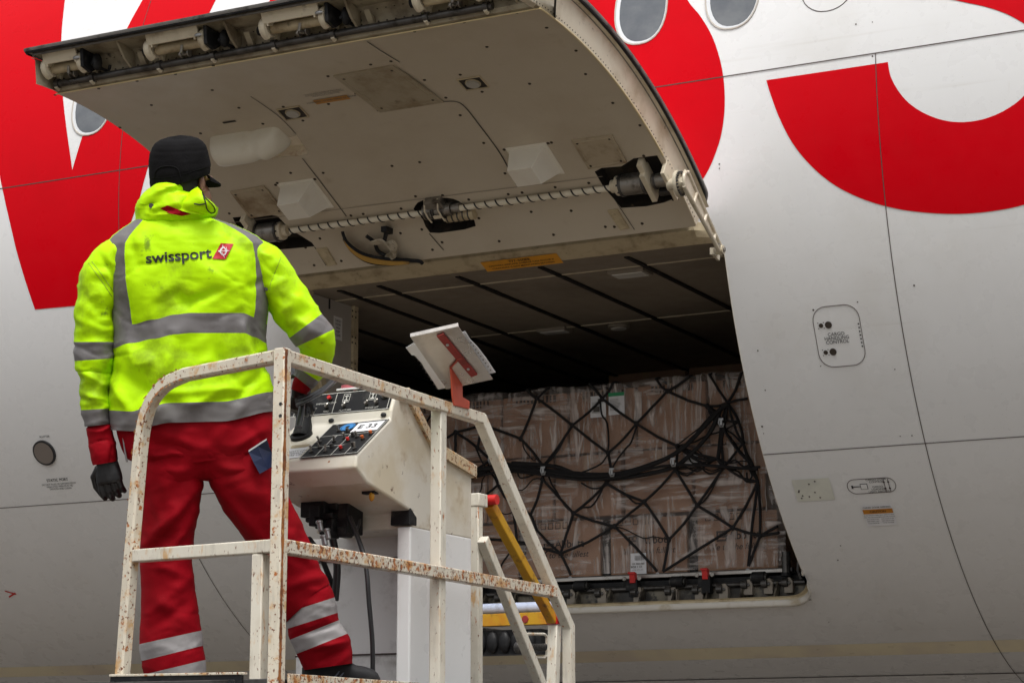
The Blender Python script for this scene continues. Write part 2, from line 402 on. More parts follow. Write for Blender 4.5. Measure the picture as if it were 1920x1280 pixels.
letter([(130, -50), (122, 0)]+spline([(122, 0), (115, 80), (119, 190), (136, 319)], 3)[1:]+[(155, 255)]+spline([(200, 140), (238, 55), (268, 0)], 3)+[(300, -50), (430, -50), (405, 0), (340, 160), (277, 316), (262, 372), (200, 566), (145, 573), (66, 580), (30, 465)]+spline([(30, 465), (0, 330), (-30, 160), (-50, -50)], 4)[1:])
letter([(530, -50), (505, 4), (440, 140), (600, 230), (760, 60), (800, -60)])
# cabin windows -------------------------------------------------------------
WT = -math.degrees(math.asin(.545/3.1))
def window(x):
    def fn(u, v, r): return cp(x+u, WT-math.degrees(v/RAD), r)
    def oval(w, h, n=32):
        return [(w/2*math.copysign(abs(math.cos(a))**.86, math.cos(a)), h/2*math.copysign(abs(math.sin(a))**.86, math.sin(a))) for a in [2*math.pi*k/n for k in range(n)]]
    mb = MB(); prof = ((.318, .452, 3.1), (.316, .450, 3.107), (.302, .436, 3.107), (.298, .432, 3.104))
    mb.loft([[fn(u, v, r) for u, v in oval(w, h)] for w, h, r in prof], caps=False)
    fr = mb.build('window', M['wframe'], PL, smooth=True, angle=35)
    mb = MB(); mb.loft([[fn(u+du, v, r) for u, v in oval(w, h)] for w, h, r, du in ((.300, .434, 3.1042, 0), (.272, .412, 3.1038, .009))], caps=False)
    mb.build('bezel', M['bezel'], fr)
    mb = MB(); cdt_patch(mb, [(x+u+.009, WT-math.degrees(v/RAD)) for u, v in oval(.274, .414)], [], lambda a, b: cp(a, b, 3.1040), .1, 1.0); mb.build('pane', M['pane'], fr)
for k in range(-11, 5):
    if k not in (2, -8): window(-4.545+.5325*k)
mb = MB()
xw = -4.545+.5325*2
mb.tube([cp(xw+u, WT-math.degrees(v/RAD), 3.1005) for u, v in rrect(.29, .42, .14, 8)], .0022, 6, closed=True)
mb.build('window_plug', M['seam'], PL)
# fuselage details -----------------------------------------------------------
def outline_tube(mb, fn, w, h, r, tr=.003, n=6, m=0): mb.tube([fn(u, v) for u, v in rrect(w, h, r, n)], tr, 6, closed=True, m=m)
def disc(mb, fn, u, v, r, m=0, n=24): mb.quad(*[fn(u+r*math.cos(2*math.pi*k/n), v+r*math.sin(2*math.pi*k/n)) for k in range(n)], m=m)
def rectf(mb, fn, u0, v0, u1, v1, m=0):
    nx = max(1, int(abs(u1-u0)/.03)); ny = max(1, int(abs(v1-v0)/.03))
    mb.loft([[fn(u0+(u1-u0)*a/nx, v0+(v1-v0)*b/ny) for b in range(ny+1)] for a in range(nx+1)], closed=False, caps=False, m=m)
fn = fus_fn((1573, 630)); f1 = fus_fn((1573, 630), 3.1015)
mb = MB(); outline_tube(mb, f1, .250, .325, .075, .0018, m=0)
for v in (.065, -.080):
    disc(mb, fn, -.045, v, .019, 1); disc(mb, fn, -.085, v, .012, 1)
    for a, b in ((1, 1), (1, -1), (-1, 1), (-1, -1)): disc(mb, fn, -.085+a*.015, v+b*.015, .0028, 1)
for k, s in enumerate(('CARGO', 'HANDLING', 'CONTROL')): put_txt(mb, s, .026, fn, -.012, .013-k*.021, 2, bold=.004)
for k in range(7): rectf(mb, fn, .112, .06-k*.02, .120, .052-k*.02, 2)
mb.build('control_panel_hatch', [M['seam'], pm('latch_brown', (.07, .055, .045), .4, metal=.5), M['ink']], PL)
mb = MB(); fn = fus_fn((84, 848)); f1 = fus_fn((84, 848), 3.112)
mb.cyl(cp(*cyl_hit((84, 848)), 3.095), cp(*cyl_hit((84, 848)), 4)-cp(*cyl_hit((84, 848)), 3),   .084, .016, 32, m=0)
disc(mb, fus_fn((84, 848), 3.1135), 0, 0, .072, 1, 32)
mb.build('static_port', [M['ink'], pm('port_grey', (.27, .24, .22), .35, metal=.5)], PL, smooth=True, angle=30); mb = MB()
put_txt(mb, 'STATIC PORT', .028, fus_fn((108, 899), 3.103), 0, 0, 0, bold=.01)
for k, s in enumerate(('DO NOT PLUG OR DEFORM HOLES', 'INDICATED AREA MUST BE', 'SMOOTH AND CLEAN')): put_txt(mb, s, .017, fus_fn((108, 899), 3.103), 0, -.028-k*.017, 0)
mb.build('port_notice', M['ink'], PL); mb = MB(); put_txt(mb, 'FLUTTER', .02, fus_fn((84, 818), 3.103), 0, 0, 0); mb.build('port_name', M['ink'], PL)
mb = MB(); fn = fus_fn((20, 1112))
for a in (1, -1): mb.quad(fn(-.03, .035*a), fn(.045, 0), fn(.045, -.012*a), fn(-.03, .022*a))
mb.build('red_arrow_mark', M['redp'], PL)
mb = MB(); fn = fus_fn((1525, 917)); rectf(mb, fn, -.105, -.07, .105, .07)
for a in range(9): disc(mb, fus_fn((1525, 917), 3.106), random.uniform(-.09, .09), random.uniform(-.06, .06), .005, 1, 8)
mb.build('repair_patch', [pm('repair_patch_paint', (.68, .68, .60), .5, d2=[((.6, .6, .54), 9, .4, .7)]), M['seam']], PL, smooth=True)
mb = MB(); f1 = fus_fn((1634, 910), 3.1015); fn = fus_fn((1634, 910), 3.104); outline_tube(mb, f1, .265, .092, .045, .0016)
rectf(mb, fn, -.06, -.018, -.02, .018, 1); rectf(mb, fus_fn((1634, 910), 3.1055), -.057, -.015, -.023, .015, 2); rectf(mb, fn, -.11, -.01, -.1, .01, 1); rectf(mb, fn, -.1, -.002, -.06, .003, 1)
for k, s in enumerate(('CARGO DOOR', 'CONTROL', '', 'CARGO', 'LOADING', 'LIGHT SWITCH')): put_txt(mb, s, .0165, fn, .033, .04-k*.0155, 1, bold=.006)
for a in (-1, 1): mb.tube([fn(.085+a*.012, -.045), fn(.085+a*.012, .04)], .0018, 5, m=0); disc(mb, fn, .085+a*.012, .02, .006, 0, 10); disc(mb, fn, .085+a*.012, -.02, .006, 0, 10)
mb.build('door_control_hatch', [M['seam'], M['ink'], M['fus']], PL)
mb = MB(); fn = fus_fn((1649, 965)); f2 = fus_fn((1649, 965), 3.106)
rectf(mb, fn, -.083, -.07, .083, .07, 0); rectf(mb, f2, -.082, .015, .082, .045, 1)
put_txt(mb, 'CARGO DOOR OPENING', .0135, f2, 0, .057, 2, bold=.01)
put_txt(mb, 'CAUTION', .02, fus_fn((1649, 965), 3.108), 0, .03, 3, bold=.01)
for c in (-.042, .04):
    for k in range(5): put_txt(mb, ('CHECK DOOR IS CLEAR', 'OPEN AND HOLD SWITCH', 'UNTIL DOOR STOPS', 'KEEP HANDS CLEAR', 'CLOSE THE PANEL')[k], .0075, f2, c, .005-k*.0135, 2, bold=.01)
mb.build('instruction_placard', [M['paper'], M['orange'], M['ink'], M['carddark']], PL)
# scattered screws and specks on the skin
mb = MB()
for q in [(1421, 657), (1435, 731), (1429, 799), (1432, 812), (1525, 581), (1608, 566), (1539, 686), (1688, 817), (1710, 816), (1714, 535), (1678, 692), (1636, 106), (1349, 308), (1349, 316), (1605, 46), (1636, 42), (152, 482), (158, 482), (1571, 1049), (1576, 1022), (1554, 1165)]:
    disc(mb, fus_fn(q, 3.1018), 0, 0, random.uniform(.003, .006), 0, 8)
for ths, st in ((35.9, .05), (38.0, .05), (-2.1, .05), (-.2, .05)):
    x = -10
    while x < -1.5:
        if not (OX0-.05 < x < OX1+.05 and OT0 < ths < OT1): disc(mb, lambda u, v: cp(x+u, ths-math.degrees(v/RAD), 3.1012), 0, 0, .0016, 1, 6)
        x += st
for ths in [-14.5+4.9*k for k in range(18)]:
    x = -10+random.random()*.05
    while x < -1.2:
        if not (OX0-.08 < x < OX1+.08 and OT0-1 < ths < OT1+1): disc(mb, lambda u, v: cp(x+u, ths-math.degrees(v/RAD), 3.1012), 0, 0, .0019, 1, 5)
        x += .066
for x in [-9.7+.5325*k for k in range(17)]:
    t = -12
    while t < 72:
        if not (OX0-.08 < x < OX1+.08 and OT0-1 < t < OT1+1): disc(mb, lambda u, v: cp(x+u, t-math.degrees(v/RAD), 3.1012), 0, 0, .0019, 1, 5)
        t += 1.2
for x in (-3.222-.045, -3.222+.045, -8.05, -7.965):
    t = 0
    while t < 72: disc(mb, lambda u, v: cp(x+u, t-math.degrees(v/RAD), 3.1012), 0, 0, .0016, 1, 6); t += .9
mb.build('skin_fasteners', [M['seam'], pm('rivet_shadow', (.58, .56, .53), .4)], PL)  # rivet discs slightly greyer than the skin
# ================================================================ HOLD INTERIOR
CZ, FZ = -.765, -2.475
mb = MB()
XL, XR, YF, YB = -10.5, 1.0, -1.5, 2.2
# ceiling slabs between the dark rub strips, slightly arched at the outboard edge
def cz(y): return CZ if y > -2.6 else CZ+.02*(y+2.6)
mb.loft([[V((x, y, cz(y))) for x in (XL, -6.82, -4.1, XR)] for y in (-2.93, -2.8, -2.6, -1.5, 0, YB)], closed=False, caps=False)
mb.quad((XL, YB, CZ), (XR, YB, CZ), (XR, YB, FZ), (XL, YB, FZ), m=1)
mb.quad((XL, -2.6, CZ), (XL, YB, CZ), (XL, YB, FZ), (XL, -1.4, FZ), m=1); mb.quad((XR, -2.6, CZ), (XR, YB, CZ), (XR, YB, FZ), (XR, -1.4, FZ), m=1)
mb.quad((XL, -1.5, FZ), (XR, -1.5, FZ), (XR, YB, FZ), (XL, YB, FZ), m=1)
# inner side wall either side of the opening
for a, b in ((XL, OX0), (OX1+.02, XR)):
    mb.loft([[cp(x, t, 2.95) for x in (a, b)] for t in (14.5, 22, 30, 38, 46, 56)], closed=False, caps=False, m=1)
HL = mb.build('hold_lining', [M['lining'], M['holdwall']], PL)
mb = MB()
for q in [(705, 532), (857, 516), (1010, 497), (1170, 477)]:
    x = atz(q, CZ).x
    mb.box((x, (-2.8+YB)/2, CZ-.006), .03, YB+2.8, .010)
for k in range(1, 4): mb.box((-4.57+.51*k, (-2.8+YB)/2, CZ-.006), .03, YB+2.8, .010); mb.box((-6.1-.51*k, (-2.8+YB)/2, CZ-.006), .03, YB+2.8, .010)
mb.build('ceiling_strip', M['black'], HL)
mb = MB(); mb.box((-5.2, -2.55, CZ-.003), 3.6, .012, .004); mb.box((-5.2, -1.2, CZ-.003), 3.6, .012, .004)
mb.build('ceiling_joint', M['cream'], HL)
def ceiling_lamp(q, w, d, round_=False):
    p = atz(q, CZ); mb = MB()
    if round_: mb.cyl(p, (0, 0, -1), w, .02, 24, m=0); mb.cyl(p+V((0, 0, -.02)), (0, 0, -1), w*.7, .006, 24, m=1)
    else: mb.box(p+V((0, 0, -.01)), w, d, .02, m=0); mb.box(p+V((0, 0, -.022)), w*.85, d*.7, .006, m=1)
    mb.build('hold_lamp', [M['liner2'], M['lens']], HL, bev=.003)
ceiling_lamp((1182, 509), .22, .15); ceiling_lamp((1040, 617), .2, .12); ceiling_lamp((1160, 610), .07, .07, True)
# lintel between hinge line and ceiling
mb = MB()
A_, B_ = OX0-.02, OX1+.01
prof = [(-3.095, -.700), (-3.09, -.745), (-3.055, -.775), (-2.99, -.800), (-2.955, -.79), (-2.93, -.77)]
NQ = 40
def lx_(k, y):
    x = A_+(B_-A_)*k/NQ; e_ = max(0, min(1, (x-(OX1-.13))/.12)); return V((x, y+(max(y, -2.975)-y)*e_, 0))
mb.loft([[lx_(k, y)+V((0, 0, z)) for k in range(NQ+1)] for y, z in prof], closed=False, caps=False)
LT = mb.build('lintel', M['tan'], PL, smooth=True, angle=25)
# orange warning placard on the lintel
def lint(u, v, off=.003):     # u along x, v up along the band
    t = (v+.05)/.1; y = -2.99+(-3.055+2.99)*t; z = -.800+(-.775+.800)*t
    return V((u, y-.003, z-off))
pq = atz((940, 474), -.788); mb = MB()
def lf(u, v): 
    t = v/.1+.5; return V((pq.x+u, -2.975-.085*t, -.806+.033*t-.003))
def lf2(u, v): p_ = lf(u, v); return p_+V((0, -.0012, -.0025))
rectf(mb, lf, -.235, -.052, .235, .052, 0)
for k, (s, z) in enumerate((('777-300ER', .030), ('CAUTION: AIRPLANE DAMAGE CAN OCCUR IF', .019), ('CLEARANCE IS NOT MAINTAINED BETWEEN', .019))):
    put_txt(mb, s, z, lf2, 0, .030-k*.028, 1, bold=.01)
mb.build('warning_placard', [pm('placard_amber', (.80, .36, .03), .45, d2=[((.6, .26, .02), 14, .5, .75)]), M['ink']], LT)
# left jamb return wall inside the opening (ribbed frame with lightening holes)
mb = MB(); XJ = -6.79
jp = [(-2.32, -.765), (-2.32, -1.6), (-2.32, FZ)]+[(-2.985*math.cos(rad(t)), -2.985*math.sin(rad(t))) for t in (55.5, 50, 45, 40, 35, 30, 25, 20, 15)]
jp = [j for j in jp if j[0] < -2.3]
mb.prism([V((XJ, y, z)) for y, z in jp], (-.03, 0, 0))
JW = mb.build('jamb_wall', pm('jamb_grey', (.42, .39, .35), .5, d2=LD), PL)
mb = MB()
mb.box((XJ+.012, -2.345, -1.6), .02, .05, 1.68, m=0)
for k in range(9):
    for s in (-.02, .018): mb.cyl((XJ+.0225, -2.37+s, -.80-.16*(k//2)-(.035 if k % 2 else 0)), (1, 0, 0), .0065, .001, 10, m=1)
mb.box((XJ+.001, -2.62, -.80), .008, .012, .06, m=1)
mb.build('jamb_flange', [M['tan'], M['ink']], JW)
mb = MB(); c = V((XJ+.001, -2.52, -.93)); mb.quad(*[c+V((0, a, b)) for a, b in ((-.05, -.07), (.05, -.07), (.05, .07), (-.05, .07))], m=0)
for k, s in enumerate(('CARGO', 'DOOR', 'AREA', 'KEEP', 'CLEAR')): put_txt(mb, s, .02, lambda u, v: c+V((.001, u, v)), 0, .045-k*.022, 1, bold=.01)
mb.build('jamb_placard', [M['grey'], M['ink']], JW)
# sill: trough, brackets, latches, rollers
mb = MB()
sy, sz = -1.70, -2.60
mb.loft([[V((x, y, z)) for x in (OX0+.01, OX1-.02)] for y, z in ((-1.72, -2.585), (-1.66, -2.60), (-1.60, -2.595), (-1.585, -2.47), (-1.50, -2.465))], closed=False, caps=False, m=0)
for k in range(13):
    x = OX0+.12+k*.21
    if x < OX1-.06: mb.prism([V((x, y, z)) for y, z in ((-1.70, -2.59), (-1.585, -2.59), (-1.585, -2.475), (-1.62, -2.47))], (.012, 0, 0), m=0)
SI = mb.build('sill_trough', [pm('trough_cream', (.20, .175, .13), .5, d2=[((.03, .024, .018), 5, .42, .6), ((.02, .018, .014), 15, .46, .6)], bump=(20, .3, .01))], PL, bev=.002)
def sill_at(q, y=-1.6): return aty(q, y)
for q in [(1070, 1118), (1128, 1116), (1195, 1114), (1260, 1112), (1310, 1110), (1356, 1108), (1402, 1100), (1440, 1098), (1478, 1096), (940, 1124)]:
    p = sill_at(q, -1.63); mb = MB()
    w = random.uniform(.045, .06)
    mb.prism([p+V((-w/2, 0, -.045)), p+V((w/2, 0, -.045)), p+V((w/2, 0, .02)), p+V((w*.2, 0, .045)), p+V((-w/2, 0, .04))], (0, .05, 0), m=0)
    mb.cyl(p+V((w*.1, -.004, .012)), (0, -1, 0), .010, .006, 12, m=1); mb.cyl(p+V((-w*.7, .0, .015)), (1, 0, 0), .026, .035, 14, m=1)
    mb.build('sill_bracket', [M['liner2'], M['dsteel']], SI, bev=.003)
mb = MB()
p0, p1 = sill_at((1490, 1072), -1.575), sill_at((800, 1095), -1.575)
zc_ = (p0.z+p1.z)/2
mb.box(((OX0+OX1)/2, -1.56, -2.447), OX1-OX0-.12, .03, .035, m=0)
mb.tube([V((OX0+.05, -1.60, -2.475)), V((OX1-.06, -1.60, -2.475))], .014, 12, m=1)
mb.build('roller_bar', [M['black'], M['dsteel']], SI, smooth=True, angle=35)
for q in [(1090, 1098), (1272, 1090), (1424, 1082), (960, 1100)]:
    p = sill_at(q, -1.62); mb = MB(); mb.cyl(p-V((.04, 0, 0)), (1, 0, 0), .034, .075, 20, m=0); mb.cyl(p-V((.05, 0, 0)), (1, 0, 0), .022, .095, 16, m=1); mb.build('guide_roller', [M['black'], M['dsteel']], SI, smooth=True, angle=35)
for q in [(1187, 1083), (1323, 1076), (897, 1096)]:
    p = sill_at(q, -1.64); mb = MB()
    mb.box(p+V((0, .02, -.06)), .055, .05, .10, m=0); mb.box(p+V((-.035, .02, -.04)), .03, .04, .07, m=0)
    mb.prism([p+V((-.018, -.012, -.03)), p+V((.018, -.012, -.03)), p+V((.018, -.02, .028)), p+V((-.018, -.02, .028))], (0, .035, .004), m=1)
    mb.box(p+V((0, -.02, .028)), .044, .02, .012, m=1)
    for a in (-.03, .03): mb.cyl(p+V((a*1.6, -.01, -.005)), (0, -1, 0), .013, .012, 14, m=2)
    mb.build('pallet_latch', [M['black'], M['redp'], M['steel']], SI, bev=.003)
mb = MB(); p = sill_at((1474, 1060), -1.62)
mb.cyl(p+V((0, 0, -.06)), (0, 0, 1), .024, .14, 20, m=0); mb.cyl(p+V((0, 0, .03)), (0, 0, 1), .027, .02, 20, m=0); mb.cyl(p+V((0, 0, -.06)), (0, 0, 1), .031, .02, 20, m=1)
mb.tube([p+V((.09, 0, -.08)), p+V((.07, 0, -.03)), p+V((.075, 0, .02)), p+V((.1, 0, .05))], .009, 8, m=0)
mb.build('guide_post', [M['dsteel'], M['black']], SI, smooth=True, angle=35)
# ================================================================ CARGO DOOR (opened outward and up)
DX0, DX1, DT0, DT1 = -6.91, -4.093, 14.0, 56.8
def rr_xt(x0, x1, t0, t1, r, n=8):
    W_, H_ = x1-x0, (t1-t0)/s_; q = r*.28; out = []
    for cx, cy, a0, c in ((W_/2-r, H_/2-r, 0, r), (-W_/2+r, H_/2-r, 90, r), (-W_/2+q, -H_/2+q, 180, q), (W_/2-q, -H_/2+q, 270, q)):
        for k in range(n+1): a = rad(a0+90*k/n); out.append((cx+c*math.cos(a), cy+c*math.sin(a)))
    return densify([((x0+x1)/2+u, (t0+t1)/2-v*s_) for u, v in out])
# outer skin with rim and seal (root of the door's parts)
mb = MB(); o1 = rr_xt(DX0, DX1, DT0, DT1, .13, 8)
cdt_patch(mb, o1, [], lambda x, t: dp(x, t, 3.1), .25, 1.5)
cdt_patch(mb, rr_xt(DX0+.012, DX1-.012, DT0+.2, DT1-.2, .12, 8), [], lambda x, t: dp(x, t, 3.082), .25, 1.5, m=1)
def dring(o, r): return [dp(x, t, r) for x, t in o]
mb.loft([dring(o1, 3.1), dring(o1, 3.094), dring(rr_xt(DX0+.004, DX1-.004, DT0+.08, DT1-.08, .127, 8), 3.084)], caps=False, m=2)
o2 = rr_xt(DX0+.022, DX1-.022, DT0+.4, DT1-.4, .115, 8)
DR = mb.build('cargo_door', [M['fus'], M['liner2'], M['seal']], PL, smooth=True, angle=30)
mb = MB()
mb.tube(dring(rr_xt(DX0+.012, DX1-.012, DT0+.22, DT1-.22, .12, 8), 3.080), .006, 8, closed=True, m=0)
mb.tube(dring(rr_xt(DX0+.036, DX1-.036, DT0+.65, DT1-.65, .105, 8), 3.072), .007, 8, closed=True, m=1)
mb.build('door_seal', [M['black'], M['seal']], DR, smooth=True)
# end frames: flange by the skin, inclined web, liner edge
LX0, LX1, LT0, LT1 = -6.872, -4.142, 14.6, 52.4
def side(xs, sgn, nm):
    mb = MB(); K = [LT0+(DT1-1.3-LT0)*k/40 for k in range(41)]
    prof = [(xs+sgn*.035, 3.070), (xs+sgn*.012, 3.066), (xs+sgn*.004, 3.05), (xs, 2.985), (xs-sgn*.004, 2.93), (xs-sgn*.03, 2.921)]
    mb.loft([[dp(x, t, r) for x, r in prof] for t in K], closed=False, caps=False)
    # rivets along the web
    ax = dp(xs+sgn*.5, 30, 3)-dp(xs, 30, 3)
    for r, st in ((2.938, .55), (3.04, .62)):
        t = LT0+1
        while t < DT1-2.5: mb.cyl(dp(xs+sgn*.001, t, r), ax, .0035, .002, 6, m=1); t += st
    return mb.build(nm, [pm('door_side_cream', (.63, .56, .43), .38, d2=[((.42, .34, .22), 5, .45, .75), ((.12, .085, .05), 20, .62, .75)], bump=(16, .1, .004)), M['bolt']], DR, smooth=True, angle=28)
SR = side(LX1, 1, 'side_web'); side(LX0, -1, 'side_web')
# bright edge trim along the liner's right edge and a stiffener rib in the side web
mb = MB(); mb.tube([dp(LX1+.002, 24.5+(LT1-24.5)*k/30, 2.918) for k in range(31)], .005, 6); mb.tube([dp(LX0+(LX1-LX0)*k/20, LT1, 2.918) for k in range(21)], .004, 6)
mb.build('edge_trim', M['edge'], DR, smooth=True)
# liner with real openings
def hx(qs, r=2.92): return [door_hit(q, r) for q in qs]
HC = hx(spline([(775, 392), (783, 380), (800, 374), (825, 371), (850, 373), (868, 383), (880, 402), (892, 424), (845, 434), (806, 436), (793, 412), (775, 392)], 2)[:-1])
HR = hx([(1115, 322), (1128, 315), (1165, 312), (1188, 297), (1236, 291), (1246, 318), (1268, 371), (1245, 380), (1212, 387), (1165, 390), (1150, 372), (1132, 352)])
HLf = hx([(436, 408), (500, 402), (520, 405), (545, 430), (585, 455), (590, 462), (524, 468), (470, 476)])
HB = hx([(546, 257), (556, 254), (577, 284), (577, 290), (560, 293), (530, 294), (500, 298), (505, 270)])
HP = hx([(1113, 325)])
holes = [HC, HR, HLf, HB]
mb = MB()
cdt_patch(mb, [(LX0+.02, LT0), (LX1-.004, LT0), (LX1-.004, LT1), (LX0+.004, LT1), (LX0+.004, LT0+3)], holes, lambda x, t: dp(x, t, 2.92), .12, .9)
def dline(qs, w=.005, off=-.0035, m=1, n=6):
    P = [door_hit(q) for q in (spline(qs, n) if len(qs) > 2 else qs)]; L_, R_ = [], []
    for k, (x, t) in enumerate(P):
        a = P[max(0, k-1)]; b = P[min(len(P)-1, k+1)]; dx, dt = b[0]-a[0], (b[1]-a[1])/s_; l = math.hypot(dx, dt) or 1
        nx, nt_ = -dt/l*w/2, dx/l*w/2*s_
        L_.append(dp(x+nx, t+nt_, 2.92+off)); R_.append(dp(x-nx, t-nt_, 2.92+off))
    mb.loft([L_, R_], closed=False, caps=False, m=m)
def seg(a, b, n=10): return [(a[0]+(b[0]-a[0])*k/n, a[1]+(b[1]-a[1])*k/n) for k in range(n+1)]
dline([(688, 77), (720, 98), (750, 116)]); dline([(832, 190), (855, 190), (872, 200), (900, 235), (940, 290), (968, 345)], .006)
dline([(567, 296), (605, 345), (650, 405)], .005); dline([(470, 180), (520, 215), (555, 250)], .004); dline([(805, 437), (832, 468)], .005)
dline([(590, 462), (612, 497)], .006); dline([(1152, 372), (1190, 430)], .004)
dline(seg((400, 421), (1130, 330)), .004, m=2)
# countersunk screws
SQ = [(103, 178), (185, 166), (257, 152), (329, 139), (400, 123), (284, 197), (398, 169), (448, 202), (531, 200), (493, 232), (376, 250), (568, 226), (225, 239), (616, 195), (667, 175), (682, 175), (709, 207), (722, 207), (683, 139), (771, 178), (779, 155), (796, 150), (836, 183), (863, 216), (733, 115), (695, 121), (615, 143), (870, 42), (777, 59), (969, 24), (913, 88), (993, 157), (863, 140), (904, 172), (1025, 52), (1080, 95), (1098, 139), (1149, 193), (1200, 235), (907, 268), (947, 325), (1034, 267), (606, 324), (735, 311), (787, 304), (520, 343), (545, 324), (658, 404), (681, 401), (752, 391), (779, 368), (830, 366), (879, 374), (953, 364), (979, 361), (1041, 351), (1104, 343), (1207, 292), (996, 397), (1071, 395), (1186, 384), (1204, 419), (1038, 440), (936, 452), (898, 409), (791, 430), (751, 437), (811, 468), (829, 454), (640, 489), (573, 464), (589, 497), (430, 400), (505, 402), (600, 447), (1135, 425), (1152, 425), (1262, 374)]
for q in SQ:
    x, t = door_hit(q); mb.cyl(dp(x, t, 2.9195), dp(x, t, 2.5)-dp(x, t, 3), .0085, .003, 10, m=3, r2=.007)
LN = mb.build('inner_liner', [M['liner'], M['ink'], M['liner2'], M['bolt']], DR, smooth=True, angle=50)
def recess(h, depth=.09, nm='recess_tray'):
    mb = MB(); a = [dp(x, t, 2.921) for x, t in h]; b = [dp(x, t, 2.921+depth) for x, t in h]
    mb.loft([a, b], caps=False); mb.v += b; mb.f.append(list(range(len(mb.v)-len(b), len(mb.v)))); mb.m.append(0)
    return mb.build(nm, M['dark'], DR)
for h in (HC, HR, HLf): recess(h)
mb = MB(); a = [dp(x, t, 2.921) for x, t in HB]; b = [dp(x, t, 2.99) for x, t in HB]; mb.loft([a, b], caps=False); mb.quad(*b, m=0)
for k in range(5):
    x, t = door_hit((548+k*4, 268+k*2)); mb.cyl(dp(x, t+.5, 2.9885), dp(x, t, 2)-dp(x, t, 3), .006, .002, 8, m=1)
mb.build('handle_pocket', [pm('pocket_cream', (.92, .84, .70), .45, d2=[((.5, .3, .15), 12, .5, .75)]), M['bolt']], DR)
# front trough between liner edge and skin lip: web, gussets
mb = MB()
NF = 50; X_ = [DX0+.05+(DX1-DX0-.1)*k/NF for k in range(NF+1)]
mb.loft([[dp(x, t, r) for x in X_] for t, r in ((LT1-.1, 2.922), (LT1+.4, 2.925), (LT1+.55, 2.945), (LT1+.35, 2.965), (LT1+.3, 3.01), (LT1+.5, 3.04), (LT1+.9, 3.062), (DT1-.9, 3.072))], closed=False, caps=False)
LP = [(-6.83, -6.61), (-6.2, -5.88), (-5.53, -5.2), (-4.70, -4.39)]
lx = [a+.165 for a, b in LP]
for x in lx:
    gx1 = x+.29
    mb.prism([dp(gx1, LT1+.5, 2.95), dp(gx1, LT1+.5, 3.05), dp(gx1, DT1-1.2, 3.075), dp(gx1, LT1+2.0, 3.0)], (.012, 0, 0), m=0)
    mb.prism([dp(gx1+.06, LT1+.45, 2.96), dp(gx1+.06, LT1+.45, 3.0), dp(gx1+.06, LT1+1.5, 3.03)], (.03, 0, 0), m=0)
for k in range(60):
    x = DX0+.1+k*.046; ax = dp(x, LT1+3, 3)-dp(x, LT1, 3)
    mb.cyl(dp(x, LT1+.32, 2.985), ax, .005, .003, 6, m=1); mb.cyl(dp(x, LT1+.55, 3.045), ax, .004, .003, 6, m=1)
for t, r in ((LT1+.3, 2.90),): pass
FT = mb.build('latch_trough', [pm('trough_tan', (.36, .31, .22), .5, d2=[((.16, .12, .075), 7, .42, .7), ((.05, .04, .03), 16, .58, .75)], bump=(14, .2, .006)), M['bolt']], DR, smooth=True, angle=25)
# torque tube along the latch edge
mb = MB(); mb.tube([dp(-6.84, LT1+.75, 2.955), dp(-4.36, LT1+.75, 2.955)], .0175, 16)
for a, b in LP:
    for x in (a, b): mb.cyl(dp(x-.012, LT1+.75, 2.955), (1, 0, 0), .025, .024, 16)
mb.build('torque_tube', M['dsteel'], DR, smooth=True, angle=40)
